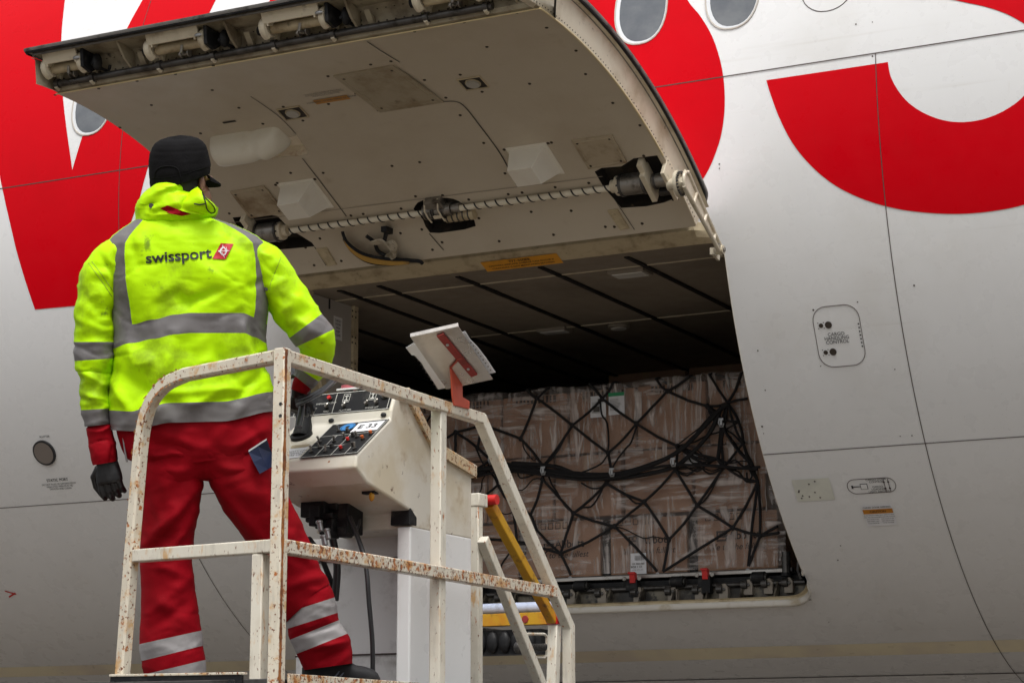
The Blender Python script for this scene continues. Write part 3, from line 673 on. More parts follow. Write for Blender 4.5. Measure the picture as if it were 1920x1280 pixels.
# latch assemblies
def latch(xa, xb):
    us = (xb-xa)/.165; x = xa+.06*us; ys = 1.25
    mb = MB(); n_ = (dp(x, 50, 2.9)-dp(x, 50, 3.1)).normalized(); T = LT1
    def L(u, t, r): return dp(x+u*us, T+.75+(t-1.25)*ys, 2.955+(r-2.965)*ys)
    up = (L(0, 4, 3)-L(0, 0, 3)).normalized()
    # two curved horns carrying the spool
    for u, w in ((-.06, .022), (.105, .028)):
        arc = []
        for k in range(13):
            a = rad(-70+250*k/12); arc.append((1.9+.78*math.cos(a)*1.25, 3.015+.034*math.sin(a)))
        outer_ = [(t, r) for t, r in arc]
        mb.tube([L(u, t, r) for t, r in outer_]+[L(u, 1.0, 3.0), L(u, .95, 2.97), L(u, 1.2, 2.945), L(u, 1.5, 2.95)], .012, 8, m=0, rs=[.021]*13+[.017, .014, .012, .010])
        mb.cyl(L(u, 2.0, 3.015)-V((w/2, 0, 0)), (1, 0, 0), .040, w, 24, m=0)
    mb.cyl(L(-.09, 2.0, 3.015), (1, 0, 0), .022, .05, 14, m=3)
    # spool and bracket body
    mb.tube([L(-.05, 2.0, 3.015), L(.10, 2.0, 3.015)], .027, 16, m=1)
    mb.prism([L(-.055, 2.9, 3.02), L(.10, 2.9, 3.02), L(.10, 3.2, 3.06), L(-.055, 3.2, 3.06)], up*.010, m=0)
    for a in (-.045, .085): mb.prism([L(a, 1.6, 3.03), L(a, 3.0, 3.01), L(a, 3.2, 3.05), L(a, 1.6, 3.06)], (.008, 0, 0), m=0)
    # roller on a link
    for a in (.018, .04): mb.cyl(L(a, 1.75, 2.985), (1, 0, 0), .020, .006, 18, m=2)
    mb.cyl(L(.012, 1.75, 2.985), (1, 0, 0), .010, .045, 12, m=2)
    mb.tube([L(.03, 1.75, 2.985), L(.03, 2.3, 2.985), L(.035, 2.4, 3.01)], .008, 8, m=2)
    # black hook pocket
    mb.prism([L(.118, 1.3, 3.0), L(.118, 1.3, 3.045), L(.118, 3.2, 3.055), L(.118, 3.1, 2.985), L(.118, 2.1, 2.972)], (.018, 0, 0), m=3)
    mb.ell(L(.155, 2.1, 3.01), .022, .034, .045, n=12, m=3); mb.tube([L(.15, 2.6, 3.0), L(.155, 1.6, 2.99), L(.165, .95, 2.985), L(.17, .9, 3.01)], .009, 8, m=3)
    mb.ell(L(.105, 3.3, 3.02), .022, .008, .010, n=10, m=4)
    mb.build('door_latch', [M['cream'], M['tan'], M['steel'], M['black'], M['hook']], DR, smooth=True, angle=35)
for a, b in LP: latch(a, b)
# spiral shaft near the hinge
sA, sB = (562, 435), (1132, 361)
def shaft_seg(xa, xb, t=18.4, r=2.895):
    mb = MB(); mb.tube([dp(xa, t, r), dp(xb, t, r)], .0165, 16, m=0)
    P = []; nturn = (xb-xa)/.063; N_ = int(nturn*14)
    c0 = dp(xa, t, r); ay = (dp(xa, t+1, r)-c0).normalized(); az = (dp(xa, t, r-.1)-c0).normalized()
    for k in range(N_+1):
        a = 2*math.pi*k/14; P.append(V((xa+(xb-xa)*k/N_, 0, 0))*1+V((0, c0.y, c0.z))+ay*(.0168*math.cos(a))+az*(.0168*math.sin(a)))
    mb.tube(P, .0042, 5, m=1, up=(1, 0, 0))
    return mb.build('spiral_shaft', [pm('shaft_cream', (.80, .74, .6), .4, d2=[((.5, .4, .25), 10, .55, .75)]), M['ink']], DR, smooth=True, angle=60)
ST = door_hit((700, 412), 2.895)[1]
xm0, xm1 = door_hit((800, 403), 2.9)[0], door_hit((850, 397), 2.9)[0]
xl_, xr_ = door_hit((548, 436), 2.9)[0], door_hit((1150, 358), 2.9)[0]
shaft_seg(xl_, xm0-.01, ST); shaft_seg(xm1+.02, xr_, ST)
# centre drive unit
c, ex, et, en = door_frame_at((828, 405), 2.90); mb = MB(); A3 = (ex, et, en)
c = dp(door_hit((828, 402), 2.9)[0], ST, 2.9)
mb.cyl(c-ex*.085, ex, .044, .05, 20, m=0); mb.cyl(c-ex*.032, ex, .036, .11, 20, m=0); mb.cyl(c+ex*.08, ex, .026, .05, 16, m=0); mb.box(c+et*.05-en*.01, .10, .07, .07, A3, m=0)
for k in range(3): mb.cyl(c+ex*(-.075+k*.05), ex, .047, .008, 20, m=1)
mb.cyl(c-et*.055+ex*.02, ex, .032, .17, 18, m=2)
for k in range(5): mb.cyl(c-et*.055+ex*(.03+k*.032), ex, .035, .008, 18, m=1)
for u in (-.05, .03): mb.tube([c+ex*u+et*.085, c+ex*u+et*.05+en*.05, c+ex*u+en*.052, c+ex*u-et*.04+en*.045], .005, 8, m=3)
mb.box(c+en*.045-et*.005, .045, .022, .008, A3, m=3)
mb.build('drive_unit', [M['steel'], M['dsteel'], M['tan'], M['cream']], DR, bev=.002)
# rotary actuators
def actuator(q, s=1):
    x0, _ = door_hit(q, 2.9); c = dp(x0, ST, 2.905); ex, et, en = V((s, 0, 0)), (dp(x0, ST+1, 2.9)-dp(x0, ST, 2.9)).normalized(), (dp(x0, ST, 2.8)-dp(x0, ST, 2.9)).normalized()
    A3 = (ex, et, en); mb = MB()
    mb.cyl(c-ex*.13, ex, .034, .035, 20, m=1); mb.cyl(c-ex*.10, ex, .052, .035, 24, m=1); mb.cyl(c-ex*.07, ex, .056, .13, 28, m=0); mb.cyl(c-ex*.075, ex, .062, .014, 28, m=2); mb.cyl(c+ex*.052, ex, .062, .014, 28, m=2)
    for k in range(8):
        a = 2*math.pi*k/8; mb.cyl(c-ex*.085+et*(.052*math.cos(a))+en*(.052*math.sin(a)), ex, .006, .014, 6, m=2)
    mb.box(c+ex*.085+en*.005, .028, .19, .10, A3, m=1); mb.box(c+ex*.085+et*.10, .030, .09, .06, A3, m=1)
    mb.cyl(c+ex*.10, ex, .038, .085, 24, m=3); mb.cyl(c+ex*.11, ex, .044, .012, 24, m=2)
    mb.box(c+ex*.20+et*.0, .020, .20, .12, A3, m=1); mb.box(c+ex*.15-et*.06, .06, .03, .08, A3, m=2)
    return mb.build('actuator', [M['steel'], M['cream'], M['dsteel'], M['steel']], DR, bev=.002, smooth=True, angle=35), c
actuator((1195, 355)); actuator((505, 440), -1)
# crank arm with serrated wheel, pinned to the opening's corner
x0 = -4.105; c = atx((1270, 345), x0); mb = MB()
mb.cyl(c-V((.05, 0, 0)), (1, 0, 0), .030, .09, 24, m=0); mb.cyl(c, (1, 0, 0), .068, .018, 40, m=0)
for k in range(22):
    a = 2*math.pi*k/22; mb.box(c+V((.02, .058*math.cos(a), .058*math.sin(a))), .016, .010, .010, (V((1, 0, 0)), V((0, math.cos(a), math.sin(a))), V((0, -math.sin(a), math.cos(a)))), m=1)
e = atx((1339, 470), -4.085)
c2 = c+V((.045, 0, 0)); e2 = V((c2.x, e.y, e.z)); d_ = (e2-c2); Lc = d_.length; d_.normalize(); w_ = V((1, 0, 0)).cross(d_)
def bar_pt(f, h, x=0): return c2+d_*(Lc*f)+w_*h+V((x, 0, 0))
oL = [(-.10, .045), (.03, .056), (.2, .05), (.5, .036), (.8, .026), (1.0, .022), (1.06, .012)]
outl = [bar_pt(f, h) for f, h in oL]+[bar_pt(f, -h) for f, h in oL[::-1]]
mb.prism(outl, (.010, 0, 0), m=0)
inn_ = [(.0, .030), (.2, .034), (.45, .024)]
def rimbar(fa, fb, ha, hb): 
    for s in (1, -1): mb.tube([bar_pt(fa, s*ha, .012), bar_pt((fa+fb)/2, s*(ha+hb)/2, .012), bar_pt(fb, s*hb, .012)], .010, 8, m=0)
rimbar(-.06, .97, .050, .017)
mb.tube([bar_pt(-.02, .048*math.cos(a)*1, .012)-d_*(.045*math.sin(a)) for a in [math.pi*k/12 for k in range(13)]], .010, 8, m=0)
for f, w in ((.22, .04), (.52, .03), (.80, .02)): mb.tube([bar_pt(f, w, .012), bar_pt(f, -w, .012)], .009, 8, m=0)
mb.cyl(bar_pt(1.0, 0, -.012), (1, 0, 0), .024, .04, 20, m=0); mb.cyl(bar_pt(1.0, 0, -.016), (1, 0, 0), .012, .052, 12, m=2); mb.cyl(bar_pt(.93, 0, .01), (1, 0, 0), .010, .01, 12, m=2)
mb.box(bar_pt(1.02, 0, -.03), .02, .06, .035, m=0)
mb.prism([bar_pt(1.0, .02, -.04), bar_pt(1.0, -.02, -.04), e2+V((-.05, .10, -.03)), e2+V((-.05, .12, .03))], (.014, 0, 0), m=0)
mb.build('crank_arm', [pm('crank_cream', (.60, .54, .42), .38, d2=[((.4, .32, .2), 8, .5, .75), ((.1, .07, .05), 26, .62, .74)]), M['dsteel'], M['steel']], DR, smooth=True, angle=30)
# small fittings on the liner ------------------------------------------------
def panel(qs, nm, mat, th=.006, inset=None, scr=True):
    P = [door_hit(q) for q in qs]; mb = MB()
    mb.loft([[dp(x, t, 2.9195) for x, t in P], [dp(x, t, 2.9195-th) for x, t in P]], caps=False); mb.quad(*[dp(x, t, 2.9195-th) for x, t in P])
    cx = sum(x for x, t in P)/len(P); ct = sum(t for x, t in P)/len(P)
    Q = [dp(x+(cx-x)*.14, t+(ct-t)*.14, 2.9195-th-.001) for x, t in P]; mb.tube(Q, .004, 6, closed=True, m=0)
    if scr:
        for x, t in P:
            x, t = x+(cx-x)*.2, t+(ct-t)*.2; mb.cyl(dp(x, t, 2.919-th), dp(x, t, 2)-dp(x, t, 3), .008, .003, 10, m=1)
    return mb.build(nm, [mat, M['bolt']], DR, bev=.002)
panel([(625, 141), (737, 121), (833, 190), (713, 209)], 'access_panel', pm('panel_stained', (.43, .37, .27), .5, d2=[((.28, .21, .12), 5, .45, .7, (1, 1, 1), .8), ((.1, .07, .04), 14, .62, .8)], bump=(7, .4, .02)), .008)
PM = pm('pressure_panel_stained', (.50, .42, .30), .45, d2=[((.24, .16, .085), 7, .42, .7, (1, 1, 1), .85)], bump=(9, .4, .015))
panel([(1072, 262), (1148, 251), (1176, 303), (1104, 315)], 'pressure_panel', PM, .010); panel([(432, 358), (496, 347), (535, 397), (470, 407)], 'pressure_panel', PM, .010)
for qs in ([(1139, 394), (1158, 391), (1181, 427), (1163, 431)], [(592, 466), (613, 463), (632, 495), (614, 498)]): panel(qs, 'hinge_strap', M['tan'], .005, scr=False)
for q in ((887, 155), (549, 211)):
    mb = MB(); P = [(q[0]-30, q[1]-6), (q[0]+12, q[1]-13), (q[0]+30, q[1]+7), (q[0]-12, q[1]+13)]; P = [door_hit(a) for a in P]
    mb.quad(*[dp(x, t, 2.9165) for x, t in P], m=0); mb.tube([dp(x, t, 2.916) for x, t in P], .005, 4, closed=True, m=2)
    x, t = door_hit(q); mb.cyl(dp(x, t, 2.9175), dp(x, t, 2)-dp(x, t, 3), .034, .012, 24, m=1); mb.cyl(dp(x, t, 2.918), dp(x, t, 2)-dp(x, t, 3), .040, .005, 24, m=2)
    mb.build('door_lamp', [M['dark'], pm('lamp_glass_dull', (.50, .48, .43), .25), M['tan']], DR, smooth=True, angle=30)
# white moulded wedge blocks
for q in ((1003, 300), (572, 365)):
    c, ex, et, en = door_frame_at(q, 2.92); mb = MB()
    def B(u, v, w): return c+ex*u+et*v+en*w
    bl = [B(-.115, .085, -.002), B(.07, .115, -.002), B(.16, -.115, -.002), B(-.035, -.085, -.002)]
    base = [B(-.10, .10, -.002), B(.10, .10, -.002), B(.10, -.12, -.002), B(-.10, -.12, -.002)]
    top = [B(-.092, .085, .13), B(.045, .085, .13), B(.045, -.045, .13), B(-.092, -.045, .13)]
    mb.loft([base, top], caps=True)
    for u, v in ((-.125, .11), (.125, .11), (.125, -.135), (-.125, -.135)): mb.cyl(B(u, v, .0), en, .009, .004, 10, m=1)
    mb.prism([B(-.115, .12, 0), B(.115, .12, 0), B(.115, -.14, 0), B(-.115, -.14, 0)], en*.004)
    mb.build('stop_block', [M['white'], M['bolt']], DR, bev=.006, seg=3)
# bulged cover beside the handle pocket
c, ex, et, en = door_frame_at((470, 262), 2.92); mb = MB()
N1, N2 = 26, 14; rings = []
for a in range(N1+1):
    u = -.215+.43*a/N1; e_ = min(1, (1-abs(u/.215)**14)**.5 if abs(u) < .2149 else .02); e_ = max(e_, .02)
    neck = 1-.10*math.exp(-((u-.06)/.03)**2); R_ = []
    for b in range(N2+1):
        h = math.pi*b/N2; R_.append(c+ex*(u)+et*(math.cos(h)*.085*(.75+.25*e_)*neck)+en*((math.sin(h)**.75)*.135*e_*neck*(1 if u < .1 else 1-.5*(u-.1)/.115)-.003))
    rings.append(R_)
mb.loft(rings, closed=False, caps=False)
for u, v in ((-.17, -.06), (.05, -.075)): mb.cyl(c+ex*u+et*v+en*.05, en-et, .006, .012, 10, m=1)
mb.build('bulged_cover', [pm('cover_cream', (.82, .78, .66), .4, d2=[((.66, .58, .44), 6, .5, .8, (1, 1, 1), .6)]), M['bolt']], DR, smooth=True)
# small placards on the liner
mb = MB(); fn = door_fn((620, 186), 2.9165); f2 = door_fn((620, 186), 2.9145)
rectf(mb, fn, -.10, -.03, .10, .012, 0); 
put_txt(mb, 'WARNING - STAND CLEAR OF DOOR', .017, f2, 0, -.008, 1, bold=.01)
for k in range(3): put_txt(mb, ('ENSURE AREA IS FREE OF PERSONNEL', 'AND EQUIPMENT BEFORE OPERATING', 'DOOR FROM EITHER PANEL')[k], .013, door_fn((617, 182), 2.917), 0, .055-k*.014, 1)
mb.build('liner_placard', [pm('placard_faded', (.50, .24, .05), .5), M['inkgrey']], LN)
mb = MB(); fn = door_fn((430, 229), 2.9165); rectf(mb, fn, -.04, -.008, .04, .008); mb.build('vent_slot', M['dark'], LN)
# pull strap bag
mb = MB(); c, ex, et, en = door_frame_at((700, 465), 2.92)
P = spline([(645, 447), (660, 470), (690, 490), (730, 495), (765, 490)], 5); W_ = [.055, .07, .055, .04, .02]
ra, rb = [], []
for k, q in enumerate(P):
    x, t = door_hit(q, 2.90); f = k/(len(P)-1); w = (.085*math.sin(math.pi*min(1, f*.8+.2))+.02)
    ra.append(dp(x, t, 2.895)); rb.append(dp(x+.03, t+w/RAD*57.3, 2.885-.03*math.sin(math.pi*f)))
mb.loft([ra, [(a+b)/2+V((0, 0, -.02)) for a, b in zip(ra, rb)], rb], closed=False, caps=False, m=0)
mb.tube(ra, .007, 8, m=1); mb.tube(rb, .009, 8, m=1)
mb.tube([dp(*door_hit(q, 2.9), r=2.89) for q in spline([(688, 440), (703, 452), (712, 470), (745, 484), (785, 487), (793, 492)], 4)], .011, 8, m=1)
mb.build('strap_pouch', [pm('pouch_yellow', (.50, .29, .06), .6, d2=[((.2, .12, .04), 8, .45, .7)], bump=(12, .4, .01)), M['black']], DR, smooth=True)
mb = MB()
for k in range(6): mb.tube([dp(*door_hit(q, 2.9), r=2.885-.004*k) for q in spline([(700, 455-k*2), (720, 452-k*2), (738, 448+k*3), (745, 462+k*2), (722+k*3, 478)], 4)], .006, 6)
p = door_hit((727, 428), 2.9); c = dp(p[0], p[1], 2.885)
mb.box(c, .035, .07, .03, m=1); mb.tube([c, dp(*door_hit((723, 445), 2.9), r=2.88)], .012, 8, m=1)
mb.build('pull_strap', [pm('strap_cream', (.50, .44, .34), .7, d2=[((.2, .16, .1), 16, .45, .7)]), M['black']], DR, smooth=True)
# dangling strap at the right web
mb = MB(); q0 = atx((1042, -40), -4.10); mb.tube([dp(*door_hit(q, 2.95), r=2.95) for q in ((1043, -30), (1041, 0), (1040, 35))], .02, 4, m=0, sq=True, rs=[(.004, .028)]*3); mb.build('web_strap', [M['black']], DR)
# shade put in as a black strip along the gap between door and lintel
mb = MB()
mb.loft([[dp(x, 14.65, 2.93) for x in (DX0+.05, OX1-.12)], [dp(x, 14.3, 2.99) for x in (DX0+.05, OX1-.13)], [V((x, -3.06, -.70)) for x in (DX0+.1, OX1-.15)], [V((x, -3.0, -.735)) for x in (DX0+.1, OX1-.15)]], closed=False, caps=False)
mb.build('door_hinge', M['black'], DR)
# ================================================================ CARGO: boxes on an aircraft pallet, film and net
YP = -1.47
PB = aty((1233, 1078), YP).z
def bx_x(px, py): return aty((px, py), YP).x
CB = []
def carton(x0, x1, z0, z1, label, y0=YP, dep=.42, group='cartons stacked on the air cargo pallet', dark=False):
    y0 += random.uniform(0, .022) if abs(y0-YP) < .001 else 0; x0 += random.uniform(.002, .008); x1 -= random.uniform(.002, .008)
    c = V(((x0+x1)/2, y0+dep/2, z0)); w, h = x1-x0, z1-z0-random.uniform(0, .006)
    mb = MB(); mb.box(c+V((0, 0, h/2)), w, dep, h)
    # board flaps edge: a slightly proud top flap line and the closing tape
    o = mb.build('cardboard_box', M['card'], None, bev=.008, seg=2, org=c)
    tag(o, label, 'cardboard box', group)
    mb = MB(); mb.box(c+V((0, -dep/2-.0008, h-.06)), .05, .0012, .12); mb.box(c+V((0, 0, h+.0008)), .05, dep-.02, .0012)
    mb.build('packing_tape', M['tape'], o)
    CB.append(o); return o
def printing(o, x, z, items, y=YP-.0022):
    mb = MB()
    for s, u, v, size, kw in items: put_txt(mb, s, size, lambda a, b: V((x+a, y, z+b)), u, v, 0, **kw)
    return mb
zr = [PB, aty((1233, 962), YP).z]; htop = (aty((1200, 722), YP).z-zr[1])/2; zr += [zr[1]+htop, zr[1]+2*htop]
be = bx_x(1461, 1000); pitch_b = .566; pitch_u = .462
names_b = ['carton with tagline print at the bottom row nearest the door edge', 'carton with boxed logo above the barcode label in the bottom row', 'bottom row carton left of the barcode carton behind the yellow bar', 'bottom row carton behind the loader handrail posts', 'bottom row carton behind the white console tower']
for k in range(5):
    x1 = be-.012-k*pitch_b; x0 = x1-.515; o = carton(x0, x1, zr[0]+.004, zr[1]-.012, names_b[k]); cx = (x0+x1)/2
    mb = MB(); fy = o.location.y-.2122; f = lambda a, b: V((cx+a, fy, (zr[0]+zr[1])/2+b))
    # box mark, name, tagline, row of handling symbols
    def frame(u0, v0, u1, v1, t):
        for a, b, c, d in ((u0, v0, u1, v0+t), (u0, v1-t, u1, v1), (u0, v0, u0+t, v1), (u1-t, v0, u1, v1)): mb.quad(f(a, b), f(c, b), f(c, d), f(a, d))
    frame(-.13, .0, -.06, .062, .012); 
    for a, b, c, d in ((-.112, .022, -.07, .034), (-.082, .022, -.07, .048), (-.112, .036, -.095, .048)): mb.quad(f(a, b), f(c, b), f(c, d), f(a, d))
    put_txt(mb, 'Abbott', .068, f, .045, .03, 0, bold=.02)
    put_txt(mb, 'life to the fullest', .052, f, 0.0, -.035, 0, bold=.006, shear=.25)
    for s in range(5): frame(-.20+s*.05, .125, -.165+s*.05, .165, .005)
    if k < 3: mb.build('printed_mark', M['carddark'], o)
nm = ['second from the door edge', 'third from the door edge', 'fourth from the door edge', 'fifth from the door edge', 'sixth from the door edge']
for r in (1, 2):
    rn = ('middle', 'top')[r-1]
    for k in range(6):
        x1 = be+.02-k*pitch_u-(.10 if r == 1 else 0); x0 = x1-pitch_u+.008
        lab = '%s row carton under the cargo net, %s' % (rn, ('right beside the door edge' if k == 0 else nm[k-1]))
        o = carton(x0, x1, zr[r]+.004, zr[r+1]-.004, lab)
        if r == 2:
            mb = MB(); cx = (x0+x1)/2
            for s in range(11):
                a = cx-.13+s*.026; mb.quad(*[V((a+u, o.location.y-.2122, zr[3]-.035+v)) for u, v in ((0, -.022), (random.uniform(.008, .02), -.022), (random.uniform(.008, .02), .022), (0, .022))])
            mb.build('printed_mark', M['carddark'], o)
# black blocks put in for the shade in the gaps between bottom cartons
for k in range(4):
    x = be-.012-k*pitch_b-.515; mb = MB(); mb.box((x-.025, YP+.16, (zr[0]+zr[1])/2-.006), .044, .28, zr[1]-zr[0]-.03)
    o = mb.build('corner_board', M['black'], None, bev=.003, org=V((x-.025, YP+.16, zr[0])))
    tag(o, ['black edge board between the two logo cartons', 'black edge board left of the barcode carton', 'black edge board behind the slanting yellow guard bar', 'black edge board behind the loader handrail'][k], 'edge board', 'black edge boards between the bottom cartons')
# taller load further inside the hold
for k in range(4):
    x1 = -3.95-k*.62; z1 = aty((1330, 676), .5).z
    o = carton(x1-.6, x1, -2.44, z1, ['tall dark load deep in the hold behind the door edge', 'tall dark load deep in the hold, second from the right', 'tall dark load deep in the hold, third from the right', 'tall dark load deep in the hold, farthest left'][k], y0=.5, dep=.6, group='loads deeper inside the cargo hold')
# pallet
mb = MB(); xl = be-5*pitch_b-.1
mb.box(((xl+be)/2, YP+.45, PB-.012), be-xl+.16, 1.1, .022); mb.box(((xl+be)/2, YP-.055, PB-.006), be-xl+.2, .03, .026, m=1)
for q in [(1070, 1079), (1234, 1071), (1403, 1062)]:
    p = aty(q, YP-.06); mb.cyl(V((p.x, YP-.06, PB-.0)), (0, -1, 0), .013, .012, 12, m=2)
o = mb.build('air_cargo_pallet', [M['alu'], M['dsteel'], M['hook']], None, bev=.003, org=V(((xl+be)/2, YP, PB-.023)))
tag(o, 'flat aluminium air cargo pallet with dark edge rail under the cartons', 'cargo pallet')
# plastic film
fm = bpy.data.materials.new('stretch_film'); fm.use_nodes = True; nt = fm.node_tree; N = nt.nodes; L = nt.links
b = N['Principled BSDF']; b.inputs['Base Color'].default_value = (.80, .73, .69, 1); b.inputs['Roughness'].default_value = .16
tr = N.new('ShaderNodeBsdfTransparent'); tr.inputs[0].default_value = (.93, .9, .88, 1); mx = N.new('ShaderNodeMixShader')
tc = N.new('ShaderNodeTexCoord'); mp = N.new('ShaderNodeMapping'); mp.inputs['Rotation'].default_value = (0, .75, 0); mp.inputs['Scale'].default_value = (.9, 1, 8)
nz = N.new('ShaderNodeTexNoise'); nz.inputs['Scale'].default_value = 2.2; nz.inputs['Detail'].default_value = 8; nz.inputs['Distortion'].default_value = .8
mp2 = N.new('ShaderNodeMapping'); mp2.inputs['Rotation'].default_value = (0, -.5, 0); mp2.inputs['Scale'].default_value = (7, 1, .9)
nz2 = N.new('ShaderNodeTexNoise'); nz2.inputs['Scale'].default_value = 1.9; nz2.inputs['Detail'].default_value = 7; nz2.inputs['Distortion'].default_value = 1.2
L.new(tc.outputs['Object'], mp.inputs[0]); L.new(mp.outputs[0], nz.inputs['Vector']); L.new(tc.outputs['Object'], mp2.inputs[0]); L.new(mp2.outputs[0], nz2.inputs['Vector'])
nz.inputs['Distortion'].default_value = 1.6; nz2.inputs['Distortion'].default_value = 2.2; nz3 = N.new('ShaderNodeTexNoise'); nz3.inputs['Scale'].default_value = 2.6; nz3.inputs['Detail'].default_value = 3; L.new(tc.outputs['Object'], nz3.inputs['Vector'])
sel = N.new('ShaderNodeMapRange'); sel.inputs['From Min'].default_value = .44; sel.inputs['From Max'].default_value = .56; L.new(nz3.outputs['Fac'], sel.inputs['Value'])
ad = N.new('ShaderNodeMix'); ad.data_type = 'FLOAT'; L.new(sel.outputs[0], ad.inputs['Factor']); L.new(nz.outputs['Fac'], ad.inputs[2]); L.new(nz2.outputs['Fac'], ad.inputs[3])
mr = N.new('ShaderNodeMapRange'); mr.inputs['From Min'].default_value = .46; mr.inputs['From Max'].default_value = .74; mr.inputs['To Min'].default_value = .10; mr.inputs['To Max'].default_value = .95  # pale noise streaks stand in for highlights on the film
L.new(ad.outputs[0], mr.inputs['Value']); L.new(mr.outputs[0], mx.inputs[0]); L.new(tr.outputs[0], mx.inputs[1]); L.new(b.outputs[0], mx.inputs[2])
bp = N.new('ShaderNodeBump'); bp.inputs['Strength'].default_value = .9; bp.inputs['Distance'].default_value = .03; L.new(ad.outputs[0], bp.inputs['Height']); L.new(bp.outputs[0], b.inputs['Normal'])
L.new(mx.outputs[0], N['Material Output'].inputs[0])
mb = MB(); nx, nz_ = 150, 74; rows = []; zt_ = zr[3]+.03
for j in range(nz_+1):
    f = j/nz_; r = []
    for i in range(nx+1):
        x = xl+.03+(be+.02-xl)*i/nx; fb = min(1, f/.86); z = PB+.02+(zt_-PB-.02)*min(1, fb)
        y = YP-.028+(max(0, f-.86)/.14)*.4
        nn = noise.noise(V((x*3+z*2.4, z*7-x*2, 1)))*.022+noise.noise(V((x*9, z*16, 5)))*.010+noise.noise(V((x*1.2, z*1.6, 9)))*.02
        if f < .86: y -= abs(nn)
        else: z += nn*.6
        r.append(V((x, y, z+(.02*noise.noise(V((x*4, 0, 3))) if f > .8 else 0))))
    rows.append(r)
mb.loft(rows, closed=False, caps=False)
o = mb.build('stretch_film', fm, None, smooth=True, angle=180, org=V(((xl+be)/2, YP, PB)))
tag(o, 'crumpled clear plastic film wrapped over the stacked cartons', 'plastic film')
FILM = o
# paper labels on the film
def label(q0, q1, nm_, y=YP-.052, bands=(), lab='', bar=False):
    a, b = aty(q0, y), aty(q1, y); mb = MB(); n = 5
    mb.loft([[V((a.x+(b.x-a.x)*i/n, y+.002*math.sin(i*2+j), a.z+(b.z-a.z)*j/n)) for i in range(n+1)] for j in range(n+1)], closed=False, caps=False, m=0)
    W_, H_ = b.x-a.x, a.z-b.z
    f = lambda u, v, k=.004: V((a.x+W_*u, y-k, a.z-H_*v))
    for u0, v0, u1, v1, m in bands: mb.quad(f(u0, v0), f(u1, v0), f(u1, v1), f(u0, v1), m=m)
    if bar:
        u = .3
        while u < .85: mb.quad(f(u, .12), f(u+.02, .12), f(u+.02, .34), f(u, .34), m=1); u += random.choice((.035, .05, .06))
        put_txt(mb, 'OX 4002 060', .0145, lambda p, q: f(.5, .5)+V((p, 0, q)), 0, 0, 1, bold=.02); put_txt(mb, 'BOX 1 1/1', .017, lambda p, q: f(.4, .64)+V((p, 0, q)), 0, 0, 1, bold=.03)
        put_txt(mb, 'HANDLE WITH CARE', .008, lambda p, q: f(.45, .78)+V((p, 0, q)), 0, 0, 1)
    else:
        for k in range(9): mb.quad(f(.1, .3+k*.06), f(random.uniform(.45, .9), .3+k*.06), f(.7, .315+k*.06), f(.1, .315+k*.06), m=1)
    o = mb.build(nm_, [M['paper'], M['inkgrey'], M['green']], None, org=V((a.x, y, b.z))); tag(o, lab, 'label'); return o
label((1182, 1037), (1212, 1076), 'shipping_label', bar=True, lab='white barcode shipping label low on the film below the printed logo')
label((1107, 743), (1136, 781), 'shipping_label', bands=((.5, .15, .9, .3, 1), (.2, .5, .6, .75, 1)), lab='white printed sheet on the top cartons beside the green topped sheet')
label((1141, 737), (1171, 776), 'shipping_label', bands=((0, 0, 1, .16, 2),), lab='white sheet with a green top band on the upper cartons')
label((1285, 852), (1309, 868), 'shipping_label', lab='small pale label behind the thick sagging net rope')
# cargo net
def np_(q, y=None): return aty(q, YP-.062 if y is None else y)
nodes = dict(N1=(1006, 746), N2=(1073, 797), N3=(1129, 747), N4=(1193, 794), N5=(1251, 733), N6=(976, 822), N7=(1018, 874), N8=(1140, 849), N9=(1147, 886), N10=(1270, 836), N11=(1326, 761), N12=(1364, 755), N20=(904, 796),
 T1=(988, 731), T2=(1026, 728), T3=(1105, 720), T4=(1149, 718), T5=(1230, 710), T6=(1330, 702), T7=(1389, 700), T8=(1292, 706), L1=(854, 810), L2=(895, 839), L3=(920, 862),
 M0=(933, 909), M1=(1017, 898), M2=(1075, 962), M3=(1051, 1037), M4=(1137, 906), M5=(1208, 940), M6=(1152, 986), M7=(1254, 1011), M8=(1266, 880), M9=(1307, 947), M10=(1374, 989), M11=(1425, 1004), M12=(1356, 876), M13=(1421, 902),
 B1=(1070, 1077), B2=(1243, 1071), B3=(1232, 1070), B4=(1403, 1061), E1=(1401, 747), E2=(1425, 875), E3=(1458, 986), E4=(1461, 998), K1=(995, 964), K2=(1006, 993), K3=(969, 1015), K4=(895, 935), K5=(960, 946), K6=(850, 905), K7=(846, 960), K8=(905, 1010), K9=(925, 1076), G1=(1352, 795), G2=(1385, 790), G3=(1393, 830), G4=(1410, 868), G5=(1345, 860))
E_ = 'T1N1 T2N1 N1N6 N1N2 N2N7 N2N8 T3N3 T4N3 N3N2 N3N4 N4N8 N4N10 N4N5 N5T5 N5T8 N5N11 N6N7 N6N20 N11N12 N12T6 N12T7 N12E1 N8N9 L1N20 L1L2 L2N20 L2L3 N20L3 L3K6 M1K1 M1M2 M2M4 M2M3 M2M6 M3M6 M3B1 M3K2 M3K3 M4M5 M5M8 M5M6 M6B3 M5M7 M7M9 M7B2 M8M9 M9M12 M9M10 M10B2 M10M13 M10M11 M11M13 M13B4 M11B4 M11E3 M11E4 N7M1 N9M4 N10M8 M0K4 M0K5 K5K1 K5K3 K3K8 K8K9 K4K7 K7K8 K6K4 N12G1 N12G2 G2G3 G3G4 G1G5 G1M12 G5M12 G3M12 N11G1 M12E2 G4M13 N10G5 K1K2 L1K6 L3M0'.replace('M', 'M')
import re
mb = MB()
